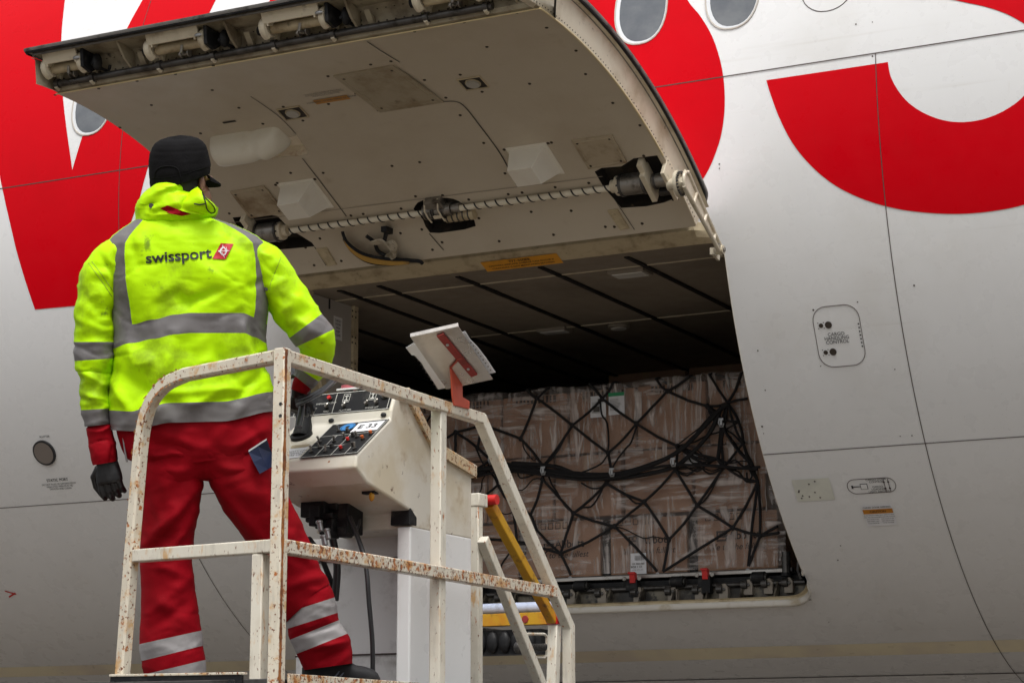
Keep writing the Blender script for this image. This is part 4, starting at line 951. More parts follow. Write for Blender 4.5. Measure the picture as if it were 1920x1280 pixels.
for e in re.findall(r'([A-Z]\d+)([A-Z]\d+)', E_):
    a, b = np_(nodes[e[0]]), np_(nodes[e[1]]); d = (b-a); m_ = (a+b)/2+V((random.uniform(-.006, .006), random.uniform(.0, .012), random.uniform(-.012, .004)))
    mb.tube([a, (a+m_)/2+V((0, .003, 0)), m_, (b+m_)/2+V((0, .003, 0)), b], .0085, 6)
for k in ('N1', 'N2', 'N3', 'N4', 'N5', 'N6', 'N8', 'N10', 'N11', 'N12', 'M1', 'M2', 'M3', 'M4', 'M5', 'M6', 'M7', 'M8', 'M9', 'M10', 'M11', 'M12', 'L1', 'L2', 'G1', 'G3'):
    mb.ell(np_(nodes[k]), .016, .012, .018, n=8)
# over the top edge
for k in ('T1', 'T2', 'T3', 'T4', 'T5', 'T6', 'T7', 'T8'):
    a = np_(nodes[k]); mb.tube([a, a+V((0, .05, .012)), a+V((random.uniform(-.1, .1), .5, .01))], .0085, 6)
random.seed(21)
keys = [k for k in nodes if k[0] in 'NMLKG']
for k in range(34):
    a = nodes[random.choice(keys)]; c_ = sorted(keys, key=lambda q: abs(math.hypot(nodes[q][0]-a[0], nodes[q][1]-a[1])-random.uniform(60, 110)))[0]; b = nodes[c_]
    if a == b: continue
    P = [aty((a[0]+(b[0]-a[0])*f+random.uniform(-4, 4), a[1]+(b[1]-a[1])*f+18*math.sin(math.pi*f)*random.uniform(-.3, 1)), YP-.055) for f in (0, .25, .5, .75, 1)]
    mb.tube([V(q) for q in spline([tuple(v) for v in P], 3)], random.choice((.004, .006)), 5)
for a, b in (((1326, 761), (1352, 795)), ((1364, 755), (1393, 830)), ((1326, 761), (1385, 790)), ((1345, 860), (1421, 902)), ((1270, 836), (1345, 860)), ((1352, 795), (1410, 868)), ((1364, 755), (1345, 860)), ((1393, 830), (1421, 902)), ((1270, 836), (1356, 876))):
    mb.tube([V(q) for q in spline([tuple(aty((a[0]+(b[0]-a[0])*f, a[1]+(b[1]-a[1])*f+10*math.sin(math.pi*f)), YP-.07)) for f in (0, .33, .66, 1)], 3)], .0075, 6)
gxn, gzn = [bx_x(846, 900)-.02-.23*k for k in range(5)], [PB+.02+(zr[3]-PB)*k/4 for k in range(5)]
G_ = [[V((x+random.uniform(-.03, .03), YP-.062, z+random.uniform(-.03, .03))) for z in gzn] for x in gxn]
for a in range(len(gxn)):
    for b in range(4):
        for c in (a-1, a+1):
            if 0 <= c < len(gxn) and (a+b) % 2 == 0: mb.tube([G_[a][b], (G_[a][b]+G_[c][b+1])/2+V((0, 0, -.01)), G_[c][b+1]], .0085, 6)
for k, b in (('L1', 3), ('K6', 2), ('K7', 1)): mb.tube([np_(nodes[k]), G_[0][b]], .0085, 6)
o = mb.build('cargo_net', M['net'], None, smooth=True, org=V(((xl+be)/2, YP, PB))); tag(o, 'black knotted webbing net stretched over the film wrapped cartons', 'cargo net')
NET = o
for j, pts in enumerate([[(838, 915), (890, 893), (930, 872), (965, 872), (1015, 880), (1080, 887), (1147, 889), (1210, 874), (1265, 850), (1300, 820), (1330, 785), (1364, 757)],
                         [(845, 905), (900, 880), (960, 878), (1030, 887), (1100, 893), (1170, 887), (1230, 868), (1280, 840), (1320, 800), (1352, 765)],
                         [(870, 900), (940, 884), (1020, 890), (1090, 899), (1160, 894), (1240, 874), (1320, 872), (1420, 880)],
                         [(960, 868), (1040, 874), (1090, 892), (1150, 897), (1250, 880), (1290, 856), (1330, 812), (1350, 770)]]):
    mb = MB(); P = [np_(q, YP-.075-.012*(j % 3)) for q in spline(pts, 5)]; mb.tube(P, .012 if j != 2 else .008, 8, rs=[(.0135 if j != 2 else .008)*(1+.25*noise.noise(V((k*.4, j, 0)))) for k in range(len(P))]); mb.build('gathered_rope', M['net'], NET, smooth=True)
for j, pts in enumerate([[(1090, 905), (1110, 915), (1128, 912), (1140, 893)], [(1140, 850), (1128, 868), (1105, 880), (1088, 886)], [(968, 870), (975, 895), (1000, 890)], [(1400, 885), (1402, 900), (1410, 892), (1404, 878)], [(1290, 850), (1300, 868), (1340, 862)]]):
    mb = MB(); mb.tube([np_(q, YP-.08) for q in spline(pts, 5)], .0055, 6); mb.build('loose_cord', M['net'], NET, smooth=True)
for q in [(1018, 882), (1147, 885), (1352, 792), (920, 862), (1262, 866)]:
    p = np_(q, YP-.105); mb = MB()
    mb.tube([p+V((-.012, 0, .022)), p+V((-.016, 0, 0)), p+V((-.006, 0, -.024)), p+V((.012, 0, -.024)), p+V((.016, 0, -.004))], .0055, 8); mb.box(p+V((0, 0, .02)), .03, .006, .012); mb.box(p, .014, .004, .03)
    mb.build('net_hook', M['hook'], NET, smooth=True, angle=35)
# ================================================================ CARGO LOADER (control platform, rails, console, guard)
LR = root('cargo_loader', (-4.0, -6.8, -3.6), 'rusty white cargo loader platform with handrails, switch console and yellow guard bar', 'cargo loader')
FZL = -3.262
P0 = atd((530, 668), 6.6); ZT = P0.z
TW = .0200
def sqt(mb, pts, m=0, w=TW, up=None): mb.tube(pts, w, sq=True, m=m, rs=[(w, w)]*len(pts), up=up)
np2 = V((.114, .459, 0)).normalized()
def lp(q):
    d = ray(q); return CAM+d*((P0-CAM).dot(np2)/d.dot(np2))
def up_(nm, f, mat, bev=.004): 
    mb = MB(); f(mb); return mb.build(nm, mat, LR, bev=bev, smooth=True, angle=35)
PX_ = P0.x
up_('corner_post', lambda mb: sqt(mb, [V((P0.x, P0.y, -3.6)), V((P0.x, P0.y, ZT+.024))], up=(0, 1, 0)), M['railpost'])
CPO = bpy.data.objects['corner_post']
for py in (757, 779):
    mb = MB(); p = aty((526, py), P0.y-TW); mb.cyl(p, (0, -1, 0), .0055, .001, 12); mb.build('bolt_hole', M['ink'], CPO)
# rust line along the inner corner, with flakes
mb = MB(); z = -3.55; L_, R_ = [], []
while z < ZT+.02:
    w = .0035+.005*max(0, noise.noise(V((z*9, 0, 3)))+.2)+.003*random.random(); e_ = .004*noise.noise(V((z*14, 5, 0)))
    L_.append(V((P0.x+TW+.0012, P0.y-TW*.55-w+e_, z))); R_.append(V((P0.x+TW+.0012, P0.y-TW*.55+w+e_, z))); z += .007
mb.loft([L_, R_], closed=False, caps=False); mb.build('rust_line', M['rust'], CPO)
def flakes(par, fn, n_, nm='paint_chips'):
    mb = MB()
    for k in range(n_):
        a, b = fn(random.random()); c = a+b*random.uniform(-.003, .003); r = random.uniform(.0015, .005); u = b.normalized(); v = u.cross(CF).normalized()
        mb.quad(*[c-CF*.001+u*(r*random.uniform(.3, 1)*math.cos(t))+v*(r*random.uniform(.5, 1.6)*math.sin(t)) for t in (0, 1.2, 2.4, 3.6, 5)])
    mb.build(nm, M['rust'], par)
curve = [lp(q) for q in [(520, 669)]+spline([(350, 702), (312, 720), (284, 754), (270, 798), (263, 850)], 5)+[(246, 1050), (229, 1275)]]
curve.append(curve[-1]+(curve[-1]-curve[-2])*.9)
def bent(mb):
    P = curve; rings = []
    for k, p in enumerate(P):
        t = (P[min(k+1, len(P)-1)]-P[max(0, k-1)]).normalized(); b = np2; a = t.cross(b).normalized()
        r_ = TW; ch = .006
        rings.append([p+a*(x*r_)+b*(y*r_) for x, y in ((.7, 1), (1, .7), (1, -.7), (.7, -1), (-.7, -1), (-1, -.7), (-1, .7), (-.7, 1))])
    mb.loft(rings)
up_('bent_end_rail', bent, M['railpost'], 0)
BR_ = bpy.data.objects['bent_end_rail']
def along(f):
    i = min(int(f*(len(curve)-1)), len(curve)-2); p = curve[i]+(curve[i+1]-curve[i])*(f*(len(curve)-1)-i); t = (curve[i+1]-curve[i]).normalized(); s = t.cross(np2).normalized(); k = random.choice((-1, 1, 1))
    return p+s*(TW*.86*k)-np2*(TW*.98), s
flakes(BR_, along, 150)
a, b = lp((256, 1042)), lp((512, 1024)); b = V((P0.x, P0.y, b.z)); MZ = b.z
up_('end_mid_rail', lambda mb: sqt(mb, [a, b], w=.020), M['rail'])
c = lp((489, 1040)); up_('end_post', lambda mb: sqt(mb, [V((c.x, c.y, -3.6)), V((c.x, c.y, MZ-.02))], up=(0, 1, 0)), M['rail'])
Q1 = atz((905, 785), ZT); XR_ = PX_-.03
Q1 = V((XR_, Q1.y, ZT)); Q2 = atx((1066, 1175), XR_)
up_('top_rail', lambda mb: sqt(mb, [V((P0.x, P0.y, ZT)), Q1]), M['railpost'])
up_('slanted_rail', lambda mb: sqt(mb, [Q1+V((0, -.01, .004)), Q2, V((Q2.x, Q2.y, -3.6))], up=(1, 0, 0)), M['rail'])
m1 = atz((1036, 1100), MZ); m1 = V((XR_, atx((1036, 1100), XR_).y, MZ))
up_('side_mid_rail', lambda mb: sqt(mb, [V((P0.x, P0.y, MZ)), m1], w=.021), M['railmid'])
py_ = atx((822, 900), XR_).y
up_('side_post', lambda mb: sqt(mb, [V((XR_, py_, ZT)), V((XR_, py_, -3.6))], up=(0, 1, 0), w=.021), M['rail'])
# platform deck with rusty kick edge, toe board
mb = MB(); mb.box((-4.1, -6.6, FZL-.03), 1.02, 2.66, .06); mb.build('platform_deck', M['dsteel'], LR, bev=.003)
mb = MB(); mb.box((P0.x+.028, -6.9, FZL-.02), .008, 2.0, .07); mb.build('kick_plate', M['railmid'], LR, bev=.002)
t0, t1 = lp((222, 1269)), lp((468, 1265)); mb = MB(); off = V((0, -.03, 0))
mb.prism([t0+off, t1+off, t1+off+V((0, 0, -.16)), t0+off+V((0, 0, -.16))], (0, -.012, 0), m=0); mb.box((t0+t1)/2+V((0, -.03, .004)), (t1-t0).length, .03, .008, ((t1-t0).normalized(), np2, V((0, 0, 1))), m=1)
for f in (.03, .42, .93): mb.cyl(t0+(t1-t0)*f+V((0, -.044, -.025)), (0, -1, 0), .012, .006, 12, m=0)
mb.build('toe_board', [M['black'], M['railpost']], LR, bev=.002)
# console ------------------------------------------------------------
CX = -3.78
hd = [(-7.198, -2.534), (-7.189, -2.488), (-6.97, -2.337), (-6.965, -2.306), (-6.925, -2.222), (-6.86, -2.212), (-6.817, -2.262), (-6.681, -2.372), (-6.381, -2.425), (-6.381, -2.70), (-6.812, -2.70), (-6.81, -2.645), (-7.12, -2.578)]
mb = MB(); mb.prism([V((CX, y, z)) for y, z in hd], (-.40, 0, 0), m=0)
CO = mb.build('console', [M['cabcream']], LR, bev=.008, seg=3)
mb = MB(); mb.box((CX-.027, -6.605, -2.98), .054, .447, .57); mb.build('console_column', M['cab'], LR, bev=.006)
mb = MB(); mb.box((-4.11, -6.5, -2.98), .55, .22, .57); mb.box((-4.11, -6.616, -2.78), .55, .003, .01, m=1); mb.box((-4.11, -6.616, -3.12), .55, .003, .006, m=1); mb.build('rear_cabinet', [M['grey'], M['seam']], LR, bev=.004)
mb = MB(); sp = [V((CX+.006, y, z)) for y, z in ((-6.915, -2.232), (-6.865, -2.222), (-6.812, -2.268), (-6.676, -2.383), (-6.372, -2.434))]
mb.loft([[p+V((.004, 0, .010)) for p in sp], [p+V((.010, 0, .004)) for p in sp], [p+V((.010, -.004, -.036)) for p in sp], [p+V((-.03, 0, -.03)) for p in sp], [p+V((-.03, 0, .012)) for p in sp]], caps=False, closed=False)
mb.quad(*[sp[-1]+V(d) for d in ((.01, 0, .006), (.01, 0, -.04), (-.03, 0, -.04), (-.03, 0, .012))])
mb.build('cover_strip', M['strip'], LR)
mb = MB(); mb.prism([V((CX+.004, -6.835, -2.63)), V((CX+.004, -6.79, -2.66)), V((CX+.004, -6.79, -2.69)), V((CX+.004, -6.84, -2.69))], (-.08, 0, 0)); mb.build('rubber_buffer', M['black'], LR, bev=.004)
# desk switch panel
def phit(q, P, n): d = ray(q); return CAM+d*((P-CAM).dot(n)/d.dot(n))
B_, C_ = V((CX, -7.189, -2.488)), V((CX, -6.97, -2.337)); dv = (C_-B_).normalized(); dn = V((1, 0, 0)).cross(dv)
if dn.z < 0: dn = -dn
def dk(q, off=.003): return phit(q, B_, dn)+dn*off
mb = MB(); cr = [(561, 861), (670, 851), (731, 786), (625, 797)]
mb.quad(*[dk(q) for q in cr], m=0)
def bil(u, v, off=.0045):
    P = [dk(q, off) for q in cr]; return (P[0]*(1-u)+P[1]*u)*(1-v)+(P[3]*(1-u)+P[2]*u)*v
def wl(u0, v0, u1, v1, w=.012):
    a, b = bil(u0, v0), bil(u1, v1); d = (b-a).normalized(); s = d.cross(dn)*.0012; mb.quad(a-s, b-s, b+s, a+s, m=1)
for u0, v0, u1, v1 in ((.01, .02, .99, .02), (.99, .02, .99, .98), (.01, .98, .99, .98), (.01, .02, .01, .98), (.0, .30, .62, .30), (0, .62, 1, .62), (.27, 0, .27, .62), (.54, 0, .54, .62), (.78, 0, .78, .3), (.3, .45, .3, .62)): wl(u0, v0, u1, v1)
lab = [bil(.50, .66, .006), bil(.97, .66, .006), bil(.97, .93, .006), bil(.50, .93, .006)]
mb.quad(*lab, m=2)
ue = (lab[1]-lab[0]).normalized(); ve = (lab[3]-lab[0]).normalized()
put_txt(mb, 'E 33', .043, lambda a, b: (lab[0]+lab[2])/2+ue*a+ve*b+dn*.001, 0, 0, 0, bold=.01)
cb = bil(.36, .84, .007); ring = [[cb+ue*(r*math.cos(2*math.pi*k/28))+ve*(r*math.sin(2*math.pi*k/28)) for k in range(28)] for r in (.028, .0245, .0225, .008)]
mb.loft(ring[:2], caps=False, m=3); mb.loft(ring[2:], caps=False, m=3)
random.seed(5)
mb.build('switch_panel', [M['black'], pm('panel_line', (.55, .54, .5), .5), M['paper'], M['bluelab']], CO)
for i, (u, v, kind) in enumerate([(.12, .16, 't'), (.38, .14, 't'), (.42, .26, 'b'), (.64, .16, 'r'), (.88, .14, 't'), (.10, .45, 't'), (.36, .42, 't'), (.50, .50, 't'), (.62, .40, 'r'), (.72, .50, 't'), (.86, .42, 'o'), (.25, .75, 't'), (.44, .70, 'k'), (.62, .55, 'k'), (.8, .24, 'k'), (.93, .55, 'o'), (.2, .28, 't')]):
    p = bil(u, v, .004); s = MB()
    s.cyl(p, dn, .008, .005, 12, m=0)
    if kind == 't': s.cyl(p, dn+V((random.uniform(-.2, .2), random.uniform(-.3, .3), 0)), .0028, .024, 8, m=1, r2=.0042)
    else: s.cyl(p+dn*.005, dn, .0058, .009, 14, m={'b': 0, 'k': 0, 'r': 2, 'o': 3}[kind])
    s.build('toggle_switch' if kind == 't' else 'push_button', [M['dsteel'], M['steel'], M['redp'], pm('button_orange', (.6, .12, .02), .4)], CO, smooth=True, angle=35)
mb = MB(); pc = [dk((524, 862), .002), dk((560, 858), .002), dk((580, 838), .002), dk((528, 843), .002)]; mb.quad(*pc, m=0)
pc2 = [dk((545, 842), .003), dk((575, 839), .003), dk((583, 833), .003), dk((548, 836), .003)]; mb.quad(*pc2, m=1)
u_ = (pc[1]-pc[0]).normalized(); v_ = dv
for k in range(3): put_txt(mb, ('CAPACITY LIMITS', 'SEE MANUAL', 'BEFORE USE')[k], .016, lambda a, b: (pc[0]+pc[2])/2+u_*a+v_*b+dn*.001, 0, .012-.016*k, 2)
mb.build('desk_placard', [M['paper'], M['tan'], M['ink']], CO)
# upright indicator panel
D_, E2 = V((CX, -6.965, -2.306)), V((CX, -6.925, -2.222)); ev = (E2-D_).normalized(); en_ = V((1, 0, 0)).cross(ev)
if en_.y > 0: en_ = -en_
def ep(q, off=.003): return phit(q, D_, en_)+en_*off
def eq(u, v, off=.004): return D_+V((-.012-.40*(1-u), 0, 0))+ev*(.006+.086*v)+en_*off
mb = MB(); mb.quad(eq(-.4, 0, .0025), eq(1, 0, .0025), eq(1, 1, .0025), eq(-.4, 1, .0025), m=0)
for u0, v0, u1, v1 in ((0, 0, 1, 0), (0, 1, 1, 1), (.98, 0, .98, 1), (.42, 0, .42, 1), (.02, 0, .02, 1), (-.35, 0, 0, 0)):
    a, b = eq(u0, v0), eq(u1, v1); d = (b-a).normalized(); s = d.cross(en_)*.0012; mb.quad(a-s, b-s, b+s, a+s, m=1)
for u in (.53, .80):
    for a, b, c, d in ((-.035, .50, .035, .52), (-.035, .90, .035, .92), (-.035, .5, -.03, .92), (.03, .5, .035, .92), (-.02, .55, .02, .62), (-.005, .62, .005, .85), (-.02, .78, .02, .83)):
        mb.quad(eq(u+a, b), eq(u+c, b), eq(u+c, d), eq(u+a, d), m=1)
for u, v, s in ((.15, .10, 'START PANEL'), (.35, .12, 'FEED'), (.33, .52, 'EMERGENCY STOP'), (.55, .10, 'PLATFORM'), (.82, .12, 'BRIDGE LIFT'), (.22, .30, 'FWD'), (.44, .3, '')):
    if s: put_txt(mb, s, .010, lambda a, b: eq(u, v)+V((a, 0, 0))+ev*b, 0, 0, 1)
mb.build('indicator_panel', [M['black'], pm('panel_line', (.55, .54, .5), .5)], CO)
for u, v, r, mt in ((.36, .74, .010, 'redp'), (.14, .34, .007, 'steel'), (.35, .32, .007, 'steel'), (.53, .28, .007, 'steel'), (.76, .30, .007, 'steel'), (.86, .32, .007, 'steel'), (-.18, .5, .020, 'tan'), (.93, .70, .018, 'strip')):
    s = MB(); p = eq(u, v); s.cyl(p, en_, r, .005, 18, m=1); s.cyl(p+en_*.005, en_, r*.7, .008, 18, m=0)
    if mt == 'steel': s.cyl(p+en_*.008+V((.006, 0, 0)), en_+V((.5, 0, .2)), .003, .014, 8, m=0)
    s.build('gauge' if mt in ('tan', 'strip') else 'push_button', [M[mt], M['dsteel']], CO, smooth=True, angle=35)
s = MB(); p = V((CX-.23, -6.88, -2.215)); s.cyl(p, (0, 0, 1), .018, .012, 18, m=1); s.cyl(p+V((0, 0, .012)), (0, 0, 1), .026, .014, 20, m=0); s.build('stop_button', [pm('stop_button_pink', (.42, .10, .12), .4), M['dsteel']], CO, smooth=True, angle=35)
s = MB(); s.prism([V((CX-.25, -6.93, -2.214)), V((CX-.13, -6.93, -2.214)), V((CX-.1, -6.86, -2.20)), V((CX-.26, -6.86, -2.20))], (0, 0, .008)); s.build('panel_hood', M['cab'], CO, bev=.002)
mb = MB()
for q in [(621, 788), (719, 777)]:
    p = phit(q, V((CX, -6.972, -2.32)), V((0, -1, .02))); mb.ell(p, .012, .004, .008, n=12)
mb.build('slot_hole', M['ink'], CO)
# joystick with boot, guard handles and hoses
jb = dk((566, 818), 0); mb = MB()
mb.cyl(jb, dn, .040, .012, 24, m=0)
P = [jb, jb+V((0, .01, .04)), jb+V((-.005, .015, .085)), jb+V((-.01, .02, .13)), jb+V((-.012, .03, .19))]; mb.tube(P, .03, 18, m=0, rs=[.034, .030, .024, .022, .026])
for k in range(3): mb.cyl(jb+V((-.004, .014, .05+k*.018)), (0, .1, 1), .028, .006, 18, m=0)
mb.build('joystick', [M['black']], LR, smooth=True, angle=50)
def hose(pts, r, nm='hydraulic_hose', d=None, mat='hose'):
    mb = MB(); mb.tube([atd(q[:2], q[2]) for q in spline(pts, 6)], r, 10); return mb.build(nm, M[mat], LR, smooth=True)
hose([(556, 752, 7.35), (585, 742, 7.4), (615, 724, 7.5), (634, 703, 7.6)], .011); hose([(520, 718, 7.5), (545, 706, 7.45), (575, 702, 7.45), (590, 706, 7.5)], .009)
hose([(556, 760, 7.30), (580, 748, 7.33), (604, 735, 7.4), (622, 718, 7.5)], .007); hose([(548, 690, 7.6), (560, 720, 7.5), (566, 760, 7.4), (560, 800, 7.35)], .012)
hose([(655, 968, 7.55), (672, 1010, 7.5), (686, 1060, 7.45), (692, 1130, 7.42), (698, 1200, 7.42), (699, 1260, 7.42)], .0085)
hose([(672, 930, 7.7), (674, 950, 7.68), (668, 985, 7.6), (658, 1000, 7.6)], .013); hose([(628, 1125, 7.7), (632, 1060, 7.7), (622, 1000, 7.7)], .014); hose([(580, 1010, 7.6), (600, 1040, 7.7), (625, 1100, 7.75)], .010)
mb = MB(); random.seed(9)
for k in range(16):
    q = (random.uniform(585, 655), random.uniform(945, 1005)); p = atd(q, 7.6+random.uniform(-.05, .08)); mb.box(p, random.uniform(.02, .06), .05, random.uniform(.02, .05), m=0)
for q in [(598, 975), (612, 990), (606, 1002)]: p = atd(q, 7.5); mb.cyl(p, (.25, 0, -1), .010, .04, 12, m=1); mb.cyl(p, (.25, 0, -1), .014, .012, 6, m=1)
p = atd((640, 968), 7.62); mb.box(p, .12, .1, .13, m=0); p = atd((600, 955), 7.62); mb.box(p, .10, .1, .06, m=0)
mb.build('valve_block', [M['black'], M['hook']], LR, bev=.004)
mb = MB(); p = atd((697, 930), 7.40); mb.ell(p, .011, .008, .018, n=10, m=0); mb.box(p+V((-.012, .01, .014)), .05, .03, .01, m=1); mb.build('yellow_tag', [M['yellow'], M['black']], LR, smooth=True, angle=40)
# document plate on its red bracket
TL, TR, BR, BL = atd((770, 633), 7.44), atd((860, 613), 7.42), atd((924, 711), 7.60), atd((837, 730), 7.62)
pn = (TR-TL).cross(BL-TL).normalized()
if pn.dot(CAM-TL) < 0: pn = -pn
mb = MB(); mb.prism([TL, TR, BR, BL], -pn*.004, m=0); e1 = (TR-TL); mb.prism([TL, TR, TR-pn*.018, TL-pn*.018], (TL-BL).normalized()*.004, m=0); mb.build('document_plate', M['alu'], LR, bev=.001)
def pl(u, v, k=.0): return TL+(TR-TL)*u+(BL-TL)*v+pn*k
mb = MB(); mb.prism([pl(.50, .05, .001), pl(.66, .03, .001), pl(.78, .84, .001), pl(.63, .86, .001)], pn*.008, m=0)
for u, v in ((.60, .22), (.68, .70)): mb.cyl(pl(u, v, .009), pn, .006, .004, 8, m=1)
mb.build('plate_brace', [M['brackdk'], M['hook']], LR, bev=.002)
bx0 = atx((855, 700), XR_+.03); b0 = atx((866, 752), XR_+TW+.004)
mb = MB(); fx = XR_+TW
def bq(q, x=fx+.004): return atx(q, x)
mb.prism([bq((842, 674)), bq((864, 676)), bq((865, 744)), bq((878, 752)), bq((878, 767)), bq((849, 760)), bq((846, 742))], (.006, 0, 0)); mb.prism([pl(.60, .5, .006), pl(.70, .5, .006), bq((864, 690)), bq((842, 690))], pn*.004)
mb.build('plate_bracket', M['bracket'], LR, bev=.002)
# loose paper sheets held under the plate
def sheet(qs, lab, holes):
    P = [phit(q, TL-pn*.012, pn) for q in qs]; mb = MB(); c = sum(P, V((0, 0, 0)))/len(P)
    mb.prism(P, -pn*.0015, m=0)
    for q in holes: mb.cyl(phit(q, TL-pn*.0118, pn), pn, .0026, .0006, 8, m=1)
    o = mb.build('paper_sheet', [M['paper'], M['inkgrey']], None, org=c); tag(o, lab, 'paper', 'papers clipped on the metal document plate')
sheet([(761, 652), (776, 643), (800, 665), (836, 727), (822, 730), (797, 692), (790, 680), (777, 666), (772, 666)], 'white perforated sheet sticking out left of the metal document plate', [(779+k*4.9, 669+k*7.3) for k in range(9)])
sheet([(862, 625), (872, 621), (883, 638), (895, 650), (912, 672), (929, 698), (912, 702), (890, 690), (850, 640)], 'white perforated sheet sticking out right of the metal document plate', [(883+k*4.6, 642+k*6.4) for k in range(9)])
# folding yellow guard gate beyond the console
XG = -3.9
def gq(q, x=XG): return atx(q, x)
up_('gate_post', lambda mb: (sqt(mb, [gq((893, 945)), gq((893, 1290))], w=.019, up=(0, 1, 0)), mb.box(gq((896, 938)), .05, .07, .05)), M['rail'])
up_('gate_end_post', lambda mb: sqt(mb, [gq((1040, 1172)), gq((1036, 1300))], w=.021, up=(0, 1, 0)), M['rail'])
up_('diagonal_brace', lambda mb: sqt(mb, [gq((905, 1010), -3.86), gq((1015, 1285), -3.86), gq((1035, 1335), -3.86)], w=.019, up=(1, 0, 0)), M['rail'])
up_('guard_bar', lambda mb: sqt(mb, [gq((918, 945)), gq((1036, 1162))], w=.019, up=(1, 0, 0)), M['yellow'])
mb = MB(); p = gq((915, 937)); mb.cyl(p-V((.03, 0, 0)), (1, 0, 0), .020, .07, 16); mb.build('hinge_pin', M['redp'], LR, smooth=True, angle=35)
mb = MB(); p = gq((1039, 1158)); mb.cyl(p-V((.03, 0, 0)), (1, 0, 0), .022, .07, 16); mb.box(p+V((.0, .0, -.01)), .045, .04, .03); mb.build('hinge_pin', M['redp'], LR, smooth=True, angle=35)
mb = MB(); mb.tube([gq(q, -4.0) for q in [(975, 1188), (1020, 1188), (1025, 1192), (1025, 1228), (1020, 1232), (1000, 1232)]], .006, 8); mb.build('wire_loop', M['rail'], LR, smooth=True)
mb = MB(); p = gq((1000, 1214), -4.0)
mb.tube([gq((975, 1214), -4.0), gq((1022, 1211), -4.0)], .012, 12, m=0)
for k in range(9): mb.cyl(gq((995+k*3, 1213), -4.0), (0, 1, 0), .016, .004, 12, m=0)
mb.ell(gq((972, 1213), -4.0), .02, .02, .026, n=12, m=0); mb.build('spring_latch', [M['dsteel']], LR, smooth=True, angle=40)
# bridge deck edge close to the aircraft
YB_ = -4.6
a, b = aty((875, 1163), YB_), aty((1040, 1159), YB_); zb = (a.z+b.z)/2; x0, x1 = a.x-.42, b.x
mb = MB(); mb.box(((x0+x1)/2, YB_, zb), x1-x0, .05, .055, m=0)
for q in [(985, 1160), (880, 1163)]: p = aty(q, YB_-.025); mb.cyl(p, (0, -1, 0), .017, .004, 16, m=1)
mb.build('bridge_beam', [M['yellow'], M['brackdk']], LR, bev=.004)
mb = MB(); mb.tube([V((x0, YB_+.06, zb+.055)), V((x1-.02, YB_+.06, zb+.055))], .026, 14); mb.build('bumper_pipe', M['bluep'], LR, smooth=True, angle=50)
mb = MB(); mb.box(((x0+x1)/2-.04, YB_+.05, zb-.10), x1-x0-.06, .10, .11, m=0)
x = x0
while x < x1-.1: mb.ell((x, YB_-.01, zb-.10), .03, .02, .05, n=10, m=0); x += .062
mb.build('rubber_fender', [M['black']], LR, smooth=True, angle=50)
mb = MB(); mb.box(((x0+x1)/2-.25, YB_+.2, zb-.05), x1-x0-.3, .2, .05); mb.build('bridge_deck', M['dsteel'], LR, bev=.004)
# body below the platform so the loader stands on its wheels and legs
mb = MB(); mb.box((-4.12, -6.4, -4.2), 1.1, 2.6, .5, m=0)
for x in (-4.5, -3.75):
    for y in (-7.4, -5.5): mb.box((x, y, -3.62), .09, .09, .7, m=0)
mb.build('chassis', [M['cab']], LR, bev=.01)
for x in (-4.72, -3.52):
    for y in (-7.2, -5.6):
        mb = MB(); mb.cyl((x-.12, y, GZ+.45), (1, 0, 0), .45, .24, 32, m=0); mb.cyl((x-.125, y, GZ+.45), (1, 0, 0), .24, .25, 24, m=1); mb.build('wheel', [M['black'], M['rail']], LR, smooth=True, angle=35, bev=.01)
# ================================================================ WORKER
DW = 7.2
def W(x, y, w=0.0): return atd((x, y), DW+w)
WB = V((W(350, 1285).x, W(350, 1285).y, FZL))
PE = root('person', WB, 'worker in yellow hi-vis jacket, red trousers and black cap, seen from behind at the console', 'person')
def hv(nm, col, c2, dirt=True):
    lay = [(c2, 3.5, .5, .75, (1, 1, 1), .45)]
    if dirt: lay += [((.17, .25, .01), 5, .50, .74, (1, 1, 1), .75), ((.05, .07, .02), 17, .62, .75, (1, 1, 1), .7)]
    return pm(nm, col, .55, d2=lay, bump=(55, .15, .003), spec=.18)
HV = hv('hivis_yellow', (.52, .90, .0), (.42, .76, .0))
TAPE = pm('reflective_tape', (.165, .155, .155), .42, d2=[((.12, .11, .11), 9, .45, .7), ((.22, .2, .2), 22, .6, .75)], bump=(90, .12, .002))
TAPE2 = pm('reflective_tape_light', (.44, .42, .42), .42, d2=[((.33, .31, .31), 9, .45, .7)], bump=(90, .12, .002))
REDC = pm('red_workwear', (.31, .001, .008), .75, d2=[((.24, .002, .006), 5, .45, .75), ((.1, .004, .006), 16, .62, .8, (1, 1, 1), .6)], bump=(70, .2, .003), spec=.15)
CAPM = pm('black_cap_cloth', (.006, .0055, .006), .9, d2=[((.012, .011, .012), 8, .5, .75)], bump=(140, .35, .003), spec=.12)
GLV = pm('black_glove', (.009, .009, .010), .42, d2=[((.02, .02, .022), 20, .5, .7)], bump=(60, .2, .003))
SKINM = pm('brown_skin', (.27, .13, .08), .5, d2=[((.17, .08, .05), 12, .45, .7)], bump=(80, .1, .002))
HAIR = pm('dark_hair', (.012, .010, .009), .7, bump=(200, .6, .003))
def interp(tab, x):
    if x <= tab[0][0]: return tab[0][1]
    for (a, b), (c, d) in zip(tab, tab[1:]):
        if x <= c: t = (x-a)/(c-a); t = t*t*(3-2*t); return b+(d-b)*t
    return tab[-1][1]
